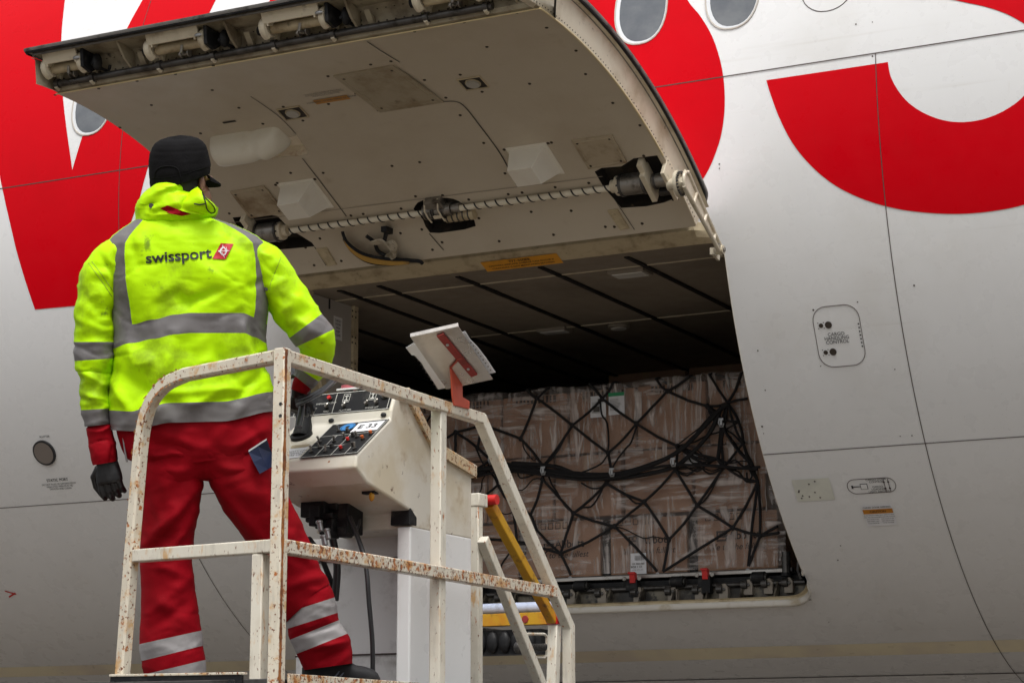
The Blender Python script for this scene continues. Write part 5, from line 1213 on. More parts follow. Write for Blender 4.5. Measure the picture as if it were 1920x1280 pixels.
def crease(x, y, CR_):
    s = 0
    for x1, y1, x2, y2, wd, am in CR_:
        dx, dy = x2-x1, y2-y1; t = max(0, min(1, ((x-x1)*dx+(y-y1)*dy)/(dx*dx+dy*dy)))
        px, py = x-x1-t*dx, y-y1-t*dy; d = math.hypot(px, py)/wd
        if d < 3: s += am*math.exp(-d*d)*(1-.5*abs(2*t-1))
    return s
def fbm(x, y, z, s): return noise.noise(V((x*s, y*s, z)))+.5*noise.noise(V((x*s*2.1, y*s*2.1, z+7)))+.25*noise.noise(V((x*s*4.3, y*s*4.3, z+13)))
def ridge(x, y, z, s): return 1-2*abs(noise.noise(V((x*s, y*s, z))))
# --- jacket torso: rings (y, left, right, depth centre, half depth)
TR_ = [(396, 268, 398, .0, .085), (404, 252, 412, 0, .098), (414, 240, 438, 0, .108), (426, 226, 460, .0, .118), (440, 211, 482, .0, .128), (456, 200, 498, .0, .138), (475, 199, 502, .0, .145), (520, 201, 506, 0, .152), (560, 207, 503, 0, .152), (600, 211, 499, 0, .15), (640, 212, 498, 0, .15), (690, 209, 500, 0, .155), (730, 205, 508, 0, .16), (757, 203, 514, 0, .162), (790, 206, 517, 0, .158)]
BO = [(205, 22), (247, 8), (287, -1), (330, -11), (356, -14), (453, -14), (478, -5), (500, 9)]
HO = [(205, 16), (248, 18), (278, 9), (319, 2), (412, 0), (516, -19)]
CRB = [(330, 552, 352, 582, 9, -.012), (352, 582, 402, 552, 10, -.013), (300, 556, 330, 535, 12, .006), (455, 625, 478, 690, 9, .014), (478, 630, 500, 700, 7, -.012), (400, 655, 430, 700, 12, -.010), (235, 650, 310, 700, 16, .013), (220, 690, 330, 760, 12, -.011), (330, 640, 285, 735, 14, .012), (360, 650, 352, 740, 12, -.007), (420, 700, 500, 665, 10, .011), (270, 420, 250, 470, 12, .006), (240, 430, 260, 500, 8, -.007), (410, 415, 460, 470, 10, -.007), (470, 540, 500, 520, 7, -.008), (232, 560, 262, 640, 12, -.007), (380, 500, 470, 560, 20, .006), (250, 520, 300, 620, 18, .006), (205, 700, 240, 745, 8, .012), (500, 700, 440, 755, 9, -.009), (300, 740, 420, 728, 8, .006)]
ys = []
y = 396
while y < 790: ys.append(y); y += 3.0
for e in (600, 636, 753, 790): ys = [v for v in ys if abs(v-e) > 1.6]+[e]
ys.sort()
NA = 132; ang = [2*math.pi*k/NA for k in range(NA)]
def snap(c):
    a = (2*math.pi-math.acos(c)); k = min(range(NA), key=lambda i: abs(ang[i]-a)); ang[k] = a; return k
kL0, kL1, kR0, kR1 = snap(-.985), snap(-.72), snap(.80), snap(.985)
def row(T_, y):
    out = []
    for j in range(1, 5): out.append(interp_lin(T_, y, j))
    return out
def interp_lin(T_, y, j):
    if y <= T_[0][0]: return T_[0][j]
    for a, b in zip(T_, T_[1:]):
        if y <= b[0]: t = (y-a[0])/(b[0]-a[0]); return a[j]+(b[j]-a[j])*t
    return T_[-1][j]
def superc(a, e): c, s = math.cos(a), math.sin(a); return math.copysign(abs(c)**e, c), math.copysign(abs(s)**e, s)
rings = []
for y in ys:
    l, r, wc, hd = row(TR_, y); cx, hx = (l+r)/2, (r-l)/2; R_ = []
    for a in ang:
        c, s = superc(a, .82); 
        if s > 0: s *= .95
        x = cx+hx*c; gb = math.exp(-((y-612)/60)**2); gh = max(0, min(1, (y-670)/80)); gs = max(0, 1-(y-396)/60)
        yy = y+interp(BO, x)*gb+interp(HO, x)*gh+gs*((abs(c)**2)*10)
        am = min(1, (y-396)/40+.2); side = -1 if s < 0 else 1
        lo_ = .6+.9*max(0, min(1, (y-560)/120))
        d = crease(x, y, CRB)*(1 if s < .2 else 0)*1.6+am*(.008*fbm(x, y, side*3, .011)+lo_*.008*max(0, ridge(x*1.0+y*.25, y*.8, side*5, .017))**2+.0022*fbm(x, y, side*9, .05)-.005*max(0, ridge(x*.9-y*.35, y*.9+x*.2, side*7, .014))**9)
        dx = c*.45*d/.00177; dw = s*d
        if y > 780: dx -= c*1.5
        R_.append(W(x+dx, yy, wc+hd*s+dw))
    rings.append(R_)
def inrange(k, a, b): return a <= k < b
iy = {e: ys.index(e) for e in (600, 636, 753, 790)}
def mf(a, k):
    if iy[600] <= a < iy[636]: return 1
    if a >= iy[753]: return 1
    if ys[a] < 600 and (inrange(k, min(kL0, kL1), max(kL0, kL1)) or inrange(k, min(kR0, kR1), max(kR0, kR1))): return 1
    return 0
mb = MB(); mb.loft(rings, caps=False, mf=mf)
# inner lip of the hem
mb.loft([rings[-1], [p+(W(360, 780)-p)*.06+V((0, 0, .012)) for p in rings[-1]]], caps=False, m=1)
# limb builder -----------------------------------------------------------------
def limb(mb, ctl, bands=(), n=56, sub=9, seed=0, cre=(), amp=1.0, caps=False, m0=0, e=1.0, ringamp=.0):
    """ctl = (cx, cy, depth, half width px, half depth m[, tilt]); bands = {control interval index: material}"""
    P = []; idx = []
    base = [c if len(c) > 5 else c+(None,) for c in ctl]
    for i in range(len(base)-1):
        for k in range(sub): P.append((i, k/sub))
    P.append((len(base)-2, 1.0))
    def cr(v0, v1, v2, v3, t): return .5*((2*v1)+(-v0+v2)*t+(2*v0-5*v1+4*v2-v3)*t*t+(-v0+3*v1-3*v2+v3)*t**3)
    pts = []
    for i, t in P:
        q = [base[max(0, i-1)], base[i], base[i+1], base[min(len(base)-1, i+2)]]
        pts.append([cr(q[0][j], q[1][j], q[2][j], q[3][j], t) for j in range(5)]+[[q[1][5], q[2][5], t]])
    R_ = []
    for k, p in enumerate(pts):
        a, b = pts[max(0, k-1)], pts[min(len(pts)-1, k+1)]; dx, dy = b[0]-a[0], b[1]-a[1]; l = math.hypot(dx, dy) or 1
        nx, ny = dy/l, -dx/l
        if nx < 0: nx, ny = -nx, -ny
        t0_, t1_, tt = p[5]
        if t0_ is not None or t1_ is not None:
            f = ny/nx if abs(nx) > .1 else 0
            s0 = t0_ if t0_ is not None else f; s1 = t1_ if t1_ is not None else f; sl = s0+(s1-s0)*tt; nx, ny = 1/math.hypot(1, sl), sl/math.hypot(1, sl)
        rr = []
        for j in range(n):
            c, s = superc(2*math.pi*j/n, e); x, y = p[0]+nx*p[3]*c, p[1]+ny*p[3]*c
            d = amp*(.006*fbm(x, y, seed+(1 if s < 0 else 4), .018)+.009*max(0, ridge(x*.8, y*1.1, seed+9, .024))**2+.0018*fbm(x, y, seed+3, .06)-.006*max(0, ridge(x*.7+y*.3, y*1.0, seed+21, .02))**9)
            if s < .25: d += crease(x, y, cre)
            d += ringamp*math.sin(k*1.1+2*noise.noise(V((x*.02, y*.02, seed))))
            rr.append(W(x+nx*c*d*.6/.00177, y+ny*c*d*.6/.00177, p[2]+p[4]*s+d*s))
        R_.append(rr)
    bd = dict(bands)
    def mf(a, k): return bd.get(min(a//sub, len(base)-2), m0)
    mb.loft(R_, caps=caps, mf=mf)
    return R_
LS = [(240, 452, 0, 10, .04), (226, 466, 0, 24, .08), (208, 490, 0, 36, .090), (190, 525, .0, 40, .092), (180, 570, .0, 37.5, .088), (177, 615, 0, 36.5, .083), (176.5, 641, 0, 36.5, .08), (177, 674, 0, 36.5, .08), (180, 694, 0, 33, .075), (181, 712, 0, 29, .07), (180, 740, 0, 28.5, .068), (180, 767, 0, 27, .062), (183, 797, 0, 23, .056)]
limb(mb, LS, bands={6: 1, 11: 1}, seed=2, cre=[(150, 545, 200, 600, 9, -.008), (195, 560, 210, 640, 8, .012), (145, 690, 190, 720, 7, .010), (210, 690, 165, 735, 8, -.010), (160, 740, 205, 755, 7, .010), (160, 600, 175, 560, 10, .008), (205, 705, 212, 760, 8, -.008), (188, 480, 214, 520, 5, -.007), (214, 520, 222, 545, 5, -.007)])
RS = [(460, 452, 0, 10, .04), (478, 470, 0, 24, .08), (498, 492, 0, 35, .092), (517, 526, 0, 38, .093), (543, 570, .0, 40, .09), (573, 611, .0, 38, .086), (590, 634, .02, 36.5, .08), (594, 656, .05, 31, .07), (589, 682, .10, 28, .06), (578, 702, .15, 25, .055), (567, 716, .18, 22, .05)]
limb(mb, RS, bands={5: 1, 9: 1}, seed=11, cre=[(500, 560, 530, 620, 10, -.010), (520, 480, 545, 540, 12, .006), (510, 600, 560, 560, 10, .010), (530, 630, 575, 585, 9, -.009), (560, 600, 610, 640, 8, .007), (575, 670, 615, 655, 7, .008), (520, 500, 500, 545, 4, -.007), (500, 545, 508, 600, 5, -.006), (600, 660, 605, 700, 7, -.007), (488, 640, 540, 620, 8, .009)])
# hood bunched round the neck
HR_ = [(350, 300, 345, .0, .05), (345, 292, 350, .0, .07), (347, 282, 358, .0, .088), (352, 274, 362, 0, .10), (362, 266, 368, 0, .110), (375, 257, 388, 0, .122), (390, 253, 409, 0, .128), (402, 253, 407, 0, .125), (412, 254, 400, 0, .112), (420, 262, 392, 0, .085)]
CRH = [(275, 372, 330, 352, 7, .012), (262, 400, 290, 375, 8, -.010), (300, 372, 350, 362, 6, -.010), (270, 360, 258, 395, 6, .007), (330, 380, 365, 362, 6, .012), (285, 398, 330, 392, 5, -.010)]
R_ = []; P = []
for i in range(len(HR_)-1):
    for k in range(7): P.append(i+k/7)
P.append(len(HR_)-1.001)
for f in P:
    i = int(f); t = f-i; y, l, r, wc, hd = [HR_[i][j]*(1-t)+HR_[i+1][j]*t for j in range(5)]; rr = []
    for j in range(80):
        a = 2*math.pi*j/80; c, s = superc(a, .9); x = (l+r)/2+(r-l)/2*c
        d = crease(x, y, CRH)*(1 if s < .2 else 0)+.005*fbm(x, y, 3+(1 if s > 0 else 0), .03)+.004*max(0, ridge(x, y*1.4, 8, .05))**2
        yy = y+(6*c*c if y < 380 else 0)+(7*s if y < 375 else 0)
        rr.append(W(x+c*d*.5/.00177, yy, wc+hd*s+d*s))
    R_.append(rr)
mb.loft(R_, caps=False)
# folded flap of the hood on the right
FL = [[(370, 350), (377, 358), (385, 369), (395, 380), (405, 389)], [(360, 356), (372, 362), (386, 370), (399, 380), (409, 391)], [(345, 368), (362, 374), (380, 381), (396, 389), (407, 397)], [(328, 377), (350, 386), (370, 393), (388, 398), (403, 402)], [(314, 384), (338, 395), (358, 400), (378, 403), (398, 404)]]
def gridsurf(mb, G, wf, sub=6, m=0, thick=.006):
    nr, nc = len(G), len(G[0]); rows = []
    for a in range((nr-1)*sub+1):
        f = a/sub; i = min(int(f), nr-2); t = f-i; rr = []
        for b in range((nc-1)*sub+1):
            g = b/sub; j = min(int(g), nc-2); s = g-j
            x, y = [(G[i][j][q]*(1-t)+G[i+1][j][q]*t)*(1-s)+(G[i][j+1][q]*(1-t)+G[i+1][j+1][q]*t)*s for q in (0, 1)]
            rr.append(W(x, y, wf(a/((nr-1)*sub), b/((nc-1)*sub), x, y)))
        rows.append(rr)
    mb.loft(rows, closed=False, caps=False, m=m)
    mb.loft([[p+CF*thick for p in r] for r in rows], closed=False, caps=False, m=m)
gridsurf(mb, FL, lambda u, v, x, y: -.135-.028*math.sin(math.pi*min(1, u*1.1))*math.sin(math.pi*(.1+.8*v))-.004*fbm(x, y, 2, .05)+.045*abs(2*v-1)**3)
mb.v_ = None
JK = mb.build('jacket', [HV, TAPE], PE, smooth=True, angle=70)
jbvh = BVHTree.FromPolygons([tuple(v) for v in mb.v], mb.f)
def cast(x, y, off=.003):
    d = ray((x, y)); h = jbvh.ray_cast(CAM, d.normalized(), 20)
    return (h[0] if h[0] else W(x, y, -.15))-d.normalized()*off
def on_jacket(mb, vs, fs, m=0, off=.0035, cuts=2):
    bm = bmesh.new(); V_ = [bm.verts.new((x, y, 0)) for x, y in vs]
    for f in fs:
        try: bm.faces.new([V_[k] for k in f])
        except Exception: pass
    bmesh.ops.triangulate(bm, faces=bm.faces[:])
    for _ in range(cuts):
        E_ = [e for e in bm.edges if e.calc_length() > 4]
        if E_: bmesh.ops.subdivide_edges(bm, edges=E_, cuts=1); bmesh.ops.triangulate(bm, faces=bm.faces[:])
    bm.verts.index_update(); mb.add([cast(v.co.x, v.co.y, off) for v in bm.verts], [[v.index for v in f.verts] for f in bm.faces], m); bm.free()
# lettering and emblem on the back
mb = MB(); vs, fs = txt('swissport', 27.5, bold=.022); ro = rad(-5)
xs_ = [v[0] for v in vs]; k_ = 124/(max(xs_)-min(xs_)); mx_ = (max(xs_)+min(xs_))/2
on_jacket(mb, [(335+(x-mx_)*k_*math.cos(ro)-(-y)*math.sin(ro), 480+(x-mx_)*k_*math.sin(ro)+(-y)*math.cos(ro)) for x, y in vs], fs)
mb.build('back_lettering', pm('lettering_black', (.02, .022, .02), .6), JK)
mb = MB(); on_jacket(mb, [(398, 485), (414, 456), (438, 457), (423, 486)], [[0, 1, 2, 3]], 0, .0035, 4)
def stroke(pts, w, closed=False):
    vs, fs = [], []
    n = len(pts)
    for k, (x, y) in enumerate(pts):
        a = pts[k-1] if (k or closed) else pts[k]; b = pts[(k+1) % n] if (k < n-1 or closed) else pts[k]; l = math.hypot(b[0]-a[0], b[1]-a[1]) or 1
        nx, ny = -(b[1]-a[1])/l*w/2, (b[0]-a[0])/l*w/2; vs += [(x+nx, y+ny), (x-nx, y-ny)]
    for k in range(n if closed else n-1): k2 = (k+1) % n; fs.append([2*k, 2*k+1, 2*k2+1, 2*k2])
    on_jacket(mb, vs, fs, 1, .0055, 1)
cc = (418.5, 471)
stroke([(cc[0]+6.2*math.cos(2*math.pi*k/20), cc[1]+6.2*math.sin(2*math.pi*k/20)) for k in range(20)], 1.1, True)
stroke([(cc[0]+(4.6*math.cos(a)), cc[1]+(8*math.sin(a))) for a in [math.pi*.6+math.pi*1.0*k/10 for k in range(11)]], 1)
stroke([(cc[0]+(4*math.cos(a)), cc[1]+(8.5*math.sin(a))) for a in [-math.pi*.45+math.pi*1.0*k/10 for k in range(11)]], 1)
stroke([(418, 459), (416, 468), (409, 471)], 1); stroke([(409, 471), (417, 474), (421, 483)], 1); stroke([(411, 471), (430, 470)], 1); stroke([(424, 463), (426, 470), (422, 478)], 1)
mb.build('back_emblem', [pm('emblem_red', (.50, .01, .025), .6), M['paper']], JK)
mb = MB()
mb.tube([cast(x, y, .004) for x, y in spline([(379, 361), (385, 378), (388, 392), (396, 400), (403, 397), (401, 388), (393, 378), (384, 369), (380, 361)], 5)], .0018, 6); mb.tube([cast(x, y, .004) for x, y in [(364, 382), (374, 384), (384, 382)]], .0022, 6)
mb.build('hood_cord', M['black'], JK, smooth=True)
mb = MB(); p = cast(284, 386, .0); mb.cyl(p, -CF, .008, .005, 16); mb.build('snap_button', M['dsteel'], JK, smooth=True, angle=35); mb = MB(); p = cast(500, 541, 0); mb.cyl(p, -CF, .007, .004, 16); mb.build('snap_button', M['dsteel'], JK, smooth=True, angle=35)
mb = MB(); on_jacket(mb, [(300, 391), (314, 385), (340, 395), (358, 402), (340, 405), (318, 400)], [[0, 1, 2, 3, 4, 5]], 0, .006, 3); mb.build('red_inner_collar', REDC, JK, smooth=True)
# stitching at shoulder seams
for pts in ([(166, 493), (180, 512), (196, 535), (210, 556)], [(527, 482), (518, 505), (508, 530), (506, 545)], [(172, 490), (186, 508), (202, 531), (213, 548)]):
    mb = MB(); mb.tube([cast(q[0], q[1], .0002) for q in spline(pts, 6)], .0012, 5); mb.build('shoulder_stitching', pm('stitch_green', (.22, .33, .02), .7), JK)
# red fleece under the jacket: cuffs and waist
mb = MB(); limb(mb, [(184, 790, 0, 19, .045), (187, 806, 0, 23, .05), (191, 828, 0, 24.5, .052), (194, 850, 0, 23, .05), (197, 868, 0, 20, .042)], seed=4, amp=.9, ringamp=.0)
limb(mb, [(572, 708, .17, 17, .04), (566, 722, .19, 18, .04), (561, 735, .21, 15, .036)], seed=5, amp=.5)
IR = []
ty = [(765, 212, 512, 0, .148), (805, 219, 519, 0, .152), (835, 228, 518, 0, .150), (852, 238, 515, 0, .142), (858, 246, 510, 0, .134), (864, 250, 507, 0, .130)]
CI = [(270, 800, 360, 830, 10, .010), (300, 830, 370, 850, 7, -.012), (250, 815, 290, 850, 9, .010), (380, 800, 400, 850, 12, -.012), (430, 790, 380, 850, 10, .010), (470, 800, 500, 850, 9, -.010), (440, 840, 500, 810, 8, .010), (280, 850, 340, 852, 5, .009)]
y = 765
while y <= 864:
    l, r, wc, hd = row(ty, y); rr = []
    for j in range(110):
        c, s = superc(2*math.pi*j/110, .85); x = (l+r)/2+(r-l)/2*c
        d = crease(x, y, CI)*(1 if s < .2 else 0)+.006*fbm(x, y, 21, .02)+(.004*math.sin(x*.55+3*noise.noise(V((x*.03, 0, 1)))) if y > 845 else 0)
        rr.append(W(x+c*d*.5/.00177, y+interp(HO, x)*.35+2*math.sin(x*.09), wc+hd*s+d*s))
    IR.append(rr); y += 3
mb.loft(IR, caps=False)
mb.build('fleece_jacket', REDC, PE, smooth=True, angle=70)
# trousers
mb = MB()
CT = [(380, 905, 275, 1020, 9, .014), (378, 925, 285, 1035, 7, -.013), (370, 960, 300, 1060, 8, .010), (360, 1080, 280, 1150, 8, .010), (300, 880, 340, 1000, 12, .008), (350, 890, 300, 960, 9, -.011), (285, 1000, 360, 950, 9, .011), (275, 1030, 350, 985, 7, -.010), (290, 1120, 345, 1160, 12, .009), (280, 1180, 345, 1135, 9, -.008), (300, 1060, 350, 1080, 8, .009), (275, 930, 290, 990, 7, -.008)]
PT = [(812, 238, 512, 0, .138), (850, 248, 510, 0, .14), (880, 256, 508, 0, .14), (900, 262, 500, 0, .13), (912, 272, 492, 0, .11)]
PR = []; y = 812
while y <= 912:
    l, r, wc, hd = row(PT, y); rr = []
    for j in range(96):
        c, s = superc(2*math.pi*j/96, .85); x = (l+r)/2+(r-l)/2*c; cl = math.exp(-((x-384)/26)**2)*max(0, (y-850)/62)
        d = .006*fbm(x, y, 31, .02)+(crease(x, y, [(384, 870, 340, 905, 9, -.012), (384, 870, 430, 900, 9, -.010), (400, 880, 470, 880, 10, .010), (300, 880, 370, 890, 9, .010)]) if s < .2 else 0)
        rr.append(W(x+c*d*.5/.00177, y-16*cl, wc+hd*s+d*s-.5*hd*s*cl))
    PR.append(rr); y += 4
mb.loft(PR, caps=True)
limb(mb, [(314, 850, 0, 56, .11), (318, 880, 0, 60, .125), (321, 915, 0, 58.5, .12), (318, 955, 0, 54, .112), (314, 1000, 0, 50.5, .105), (312, 1035, 0, 49, .10), (312, 1070, 0, 48.5, .10), (316, 1120, 0, 50.5, .10), (318, 1160, 0, 56, .105, -.20), (319.5, 1194, 0, 59.5, .108, -.22), (323, 1224, 0, 59.5, .108, -.25), (327, 1250, 0, 59, .108, -.24), (331, 1281, 0, 57, .105, -.2), (331, 1290, 0, 56, .105, -.1)], bands={9: 1, 11: 1}, seed=41, cre=CT, sub=10, e=.9, amp=.5)
limb(mb, [(440, 845, 0, 60, .11), (450, 880, .0, 62, .125), (470, 925, .01, 61, .122), (495, 965, .03, 57, .116), (518, 1005, .06, 53, .11), (538, 1045, .09, 51, .105), (553, 1085, .12, 52, .105), (570, 1122, .14, 55, .108), (581, 1134, .145, 49, .108, -.32), (586, 1163, .155, 49, .108, -.32), (590, 1180, .16, 49, .106, -.40), (604, 1206, .175, 50, .104, -.40), (612, 1228, .185, 48, .10, -.25), (616, 1249, .19, 45, .096, -.14)], bands={8: 1, 10: 1}, seed=51, cre=[(420, 900, 520, 950, 14, .010), (430, 920, 500, 1000, 12, -.010), (560, 980, 520, 1060, 9, .010), (540, 1040, 600, 1070, 9, -.010), (530, 1100, 610, 1080, 9, .009), (560, 1190, 630, 1170, 6, -.012), (590, 1215, 655, 1200, 6, .012), (600, 1240, 650, 1215, 6, -.010), (545, 1190, 575, 1245, 6, .008), (405, 905, 520, 1040, 10, .012), (400, 925, 500, 1060, 7, -.012), (540, 1000, 600, 1080, 8, .010)], sub=10, e=.9, amp=.5)
TRO = mb.build('trousers', [REDC, TAPE2], PE, smooth=True, angle=70)
tb = BVHTree.FromPolygons([tuple(v) for v in mb.v], mb.f)
def castT(x, y, off=.006):
    d = ray((x, y)).normalized(); h = tb.ray_cast(CAM, d, 20); return (h[0] if h[0] else W(x, y, -.13))-d*off
mb = MB(); G = [[(466, 847), (483, 836), (500, 825)], [(475, 866), (492, 858), (509, 848)], [(487, 888), (503, 879), (517, 870)]]
rows = [[castT(x, y, .03) for x, y in r] for r in G]; mb.loft(rows, closed=False, caps=False, m=0); mb.loft([[p+CF*.012 for p in r] for r in rows], closed=False, caps=False, m=0)
mb.loft([[castT(x, y-3.5, .031) for x, y in G[0]], [castT(x, y, .031) for x, y in G[0]]], closed=False, caps=False, m=1)
cpt = castT(505, 858, .034)
mb.build('hip_pocket_flap', [pm('navy_cloth', (.012, .02, .06), .6, bump=(60, .2, .003)), M['paper']], TRO)
mb = MB(); mb.tube([W(230, 812, -.06), W(233, 838, -.06), W(238, 866, -.06)], .003, 6, rs=[.004, .003, .0035]); mb.build('zip_pull', M['hook'], TRO)
# cap -------------------------------------------------------------------------
CRG = [(257.5, 326, 350, .0, .02), (258.5, 311, 362, 0, .045), (261.5, 299, 372, 0, .068), (267, 290, 380.5, 0, .085), (275, 284.5, 386.5, 0, .096), (286, 280.5, 390.5, 0, .104), (298, 279, 393.5, 0, .108), (318, 279, 395, 0, .110), (332, 281, 394.5, 0, .108), (343, 284, 393, 0, .105), (344, 288, 389, 0, .100)]
mb = MB(); R_ = []; P = []
for i in range(len(CRG)-1):
    for k in range(6): P.append(i+k/6)
P.append(len(CRG)-1.001)
for f in P:
    i = int(f); t = f-i; y, l, r, wc, hd = [CRG[i][j]*(1-t)+CRG[i+1][j]*t for j in range(5)]; rr = []
    for j in range(72):
        a = 2*math.pi*j/72; c, s = math.cos(a), math.sin(a); x = (l+r)/2+(r-l)/2*c
        d = .0035*fbm(x, y, 61, .022)-.0010*math.exp(-((y-281-(x-337)*.02)/1.3)**2)-.002*math.exp(-((y-326)/1.2)**2)-(.0018*math.exp(-((x-352+(y-290)*.1)/1.2)**2) if s < 0 else 0)
        rr.append(W(x+c*d/.00177, y-(x-337)*(.045+.26*max(0, (y-300)/44))-(4*s if y < 300 else 2*s), wc+hd*s+d*s))
    R_.append(rr)
mb.loft(R_, caps=True)
CAPO = mb.build('cap', CAPM, PE, smooth=True, angle=60)
th = rad(34); fdir = (math.sin(th), math.cos(th))       # the way the head faces: right and away
def hp(phi, rad_px, y):          # around the head centre, phi from facing direction
    a = th+phi; return (337+math.sin(a)*rad_px, y, math.cos(a)*rad_px*.00177*1.05)
mb = MB(); r0, r1, r2 = [], [], []
for k in range(21):
    ph = rad(-62+124*k/20); e_ = math.cos(ph*90/62)**.6 if abs(ph) < rad(61.9) else 0
    r0.append(W(*hp(ph, 56, 333-math.cos(ph)*6))); r1.append(W(*hp(ph, 58+16*e_, 334+4*e_))); r2.append(W(*hp(ph, 58+33*e_, 336+13*e_)))
mb.loft([r0, r1, r2, [p+V((0, 0, -.006)) for p in r2], [p+V((0, 0, -.006)) for p in r1], [p+V((0, 0, -.006)) for p in r0]], closed=False, caps=False)
mb.build('visor', CAPM, CAPO, smooth=True, angle=50)
cb_ = BVHTree.FromPolygons([tuple(p) for r in R_ for p in r], [[a*72+k, a*72+(k+1) % 72, (a+1)*72+(k+1) % 72, (a+1)*72+k] for a in range(len(R_)-1) for k in range(72)])
def castC(x, y, off): 
    d = ray((x, y)).normalized(); h = cb_.ray_cast(CAM, d, 20); return (h[0] if h[0] else W(x, y, -.1))-d*off
mb = MB(); mb.tube([castC(x, y, .0) for x, y in spline([(290, 334), (292, 322), (302, 314), (318, 312), (332, 316), (338, 330), (339, 338)], 5)], .0028, 6); mb.tube([castC(x, y, .0) for x, y in spline([(284, 334), (310, 333), (340, 328), (370, 319), (390, 312)], 5)], .0016, 6)
mb.build('back_strap', CAPM, CAPO, smooth=True)
# body: one continuous figure under the clothes -------------------------------------
def skin_tree(nodes, edges):
    me = bpy.data.meshes.new('b'); me.from_pydata([tuple(W(*n[:3])) for n in nodes], edges, []); o = bpy.data.objects.new('b', me); COL.objects.link(o)
    o.modifiers.new('s', 'SKIN'); lay = me.skin_vertices[0]
    for k, n in enumerate(nodes): lay.data[k].radius = (n[3], n[3] if len(n) < 5 else n[4]); lay.data[k].use_root = (k == 0)
    s = o.modifiers.new('u', 'SUBSURF'); s.levels = 2
    dg = bpy.context.evaluated_depsgraph_get(); e = o.evaluated_get(dg); m = e.to_mesh(); r = ([v.co.copy() for v in m.vertices], [list(p.vertices) for p in m.polygons]); e.to_mesh_clear(); bpy.data.objects.remove(o); bpy.data.meshes.remove(me); return r
nodes = [(368, 815, 0, .085, .07), (360, 700, 0, .10, .085), (355, 560, 0, .12, .09), (345, 440, 0, .08), (340, 385, .0, .052), (338, 355, 0, .050),
         (255, 465, 0, .055), (190, 560, 0, .045), (182, 690, 0, .036), (195, 850, 0, .028), (448, 468, 0, .055), (545, 580, 0, .045), (590, 650, .04, .028), (563, 730, .20, .018),
         (318, 910, 0, .06), (316, 1080, 0, .05), (322, 1265, 0, .045), (468, 930, 0, .06), (540, 1080, .1, .055), (612, 1245, .19, .045)]
ed = [(0, 1), (1, 2), (2, 3), (3, 4), (4, 5), (3, 6), (6, 7), (7, 8), (8, 9), (3, 10), (10, 11), (11, 12), (12, 13), (0, 14), (14, 15), (15, 16), (0, 17), (17, 18), (18, 19)]
bv, bf = skin_tree(nodes, ed)
mb = MB(); mb.add(bv, bf)
fx = CR*math.sin(th)+V((CF.x, CF.y, 0)).normalized()*math.cos(th); sxv = V((0, 0, 1)).cross(fx); hc = W(347, 331, 0)
mb.ell(hc-fx*.010, .083, .070, .100, (fx, sxv, V((0, 0, 1))), 24); mb.ell(hc+fx*.042+V((0, 0, -.065)), .066, .060, .062, (fx, sxv, V((0, 0, 1))), 20)   # skull and jaw
mb.ell(hc+fx*.098+V((0, 0, -.03)), .020, .014, .026, (fx, sxv, V((0, 0, 1))), 12); mb.ell(hc+fx*.082+V((0, 0, -.068)), .014, .024, .009, (fx, sxv, V((0, 0, 1))), 12)
mb.ell(hc+fx*.088+V((0, 0, .012)), .012, .05, .009, (fx, sxv, V((0, 0, 1))), 12)
BO_ = mb.build('body', SKINM, PE, smooth=True)
rm = BO_.modifiers.new('remesh', 'REMESH'); rm.mode = 'VOXEL'; rm.voxel_size = .007; rm.use_smooth_shade = True
sm = BO_.modifiers.new('smooth', 'SMOOTH'); sm.iterations = 3
for s in (1, -1):
    mb = MB(); ec = hc+sxv*(s*.074)+fx*.004+V((0, 0, -.034)); 
    mb.ell(ec, .019, .009, .031, ((fx-sxv*s*.5).normalized(), sxv, V((0, 0, 1))), 16); mb.tube([ec+sxv*s*.006+V((0, 0, .0))+(fx*math.cos(a)*.016+V((0, 0, math.sin(a)*.028))) for a in [rad(40+250*k/14) for k in range(15)]], .0045, 6)
    mb.build('ear', SKINM, BO_, smooth=True)
    mb = MB(); mb.ell(hc+fx*.056+sxv*(s*.028)+V((0, 0, -.014)), .010, .012, .008, (fx, sxv, V((0, 0, 1))), 12); mb.build('eye', pm('eye_white', (.35, .32, .3), .3), BO_, smooth=True)
mb = MB(); R_ = []
for k, (dz, rr_) in enumerate(((.02, 1.03), (-.02, 1.035), (-.05, 1.02), (-.075, .93), (-.09, .80))):
    R_.append([hc-fx*.006+V((0, 0, dz))+(fx*math.cos(a)*.087+sxv*math.sin(a)*.070)*rr_ for a in [rad(95+170*j/24) for j in range(25)]])
mb.loft(R_, closed=False, caps=False); mb.build('hair', HAIR, BO_, smooth=True)
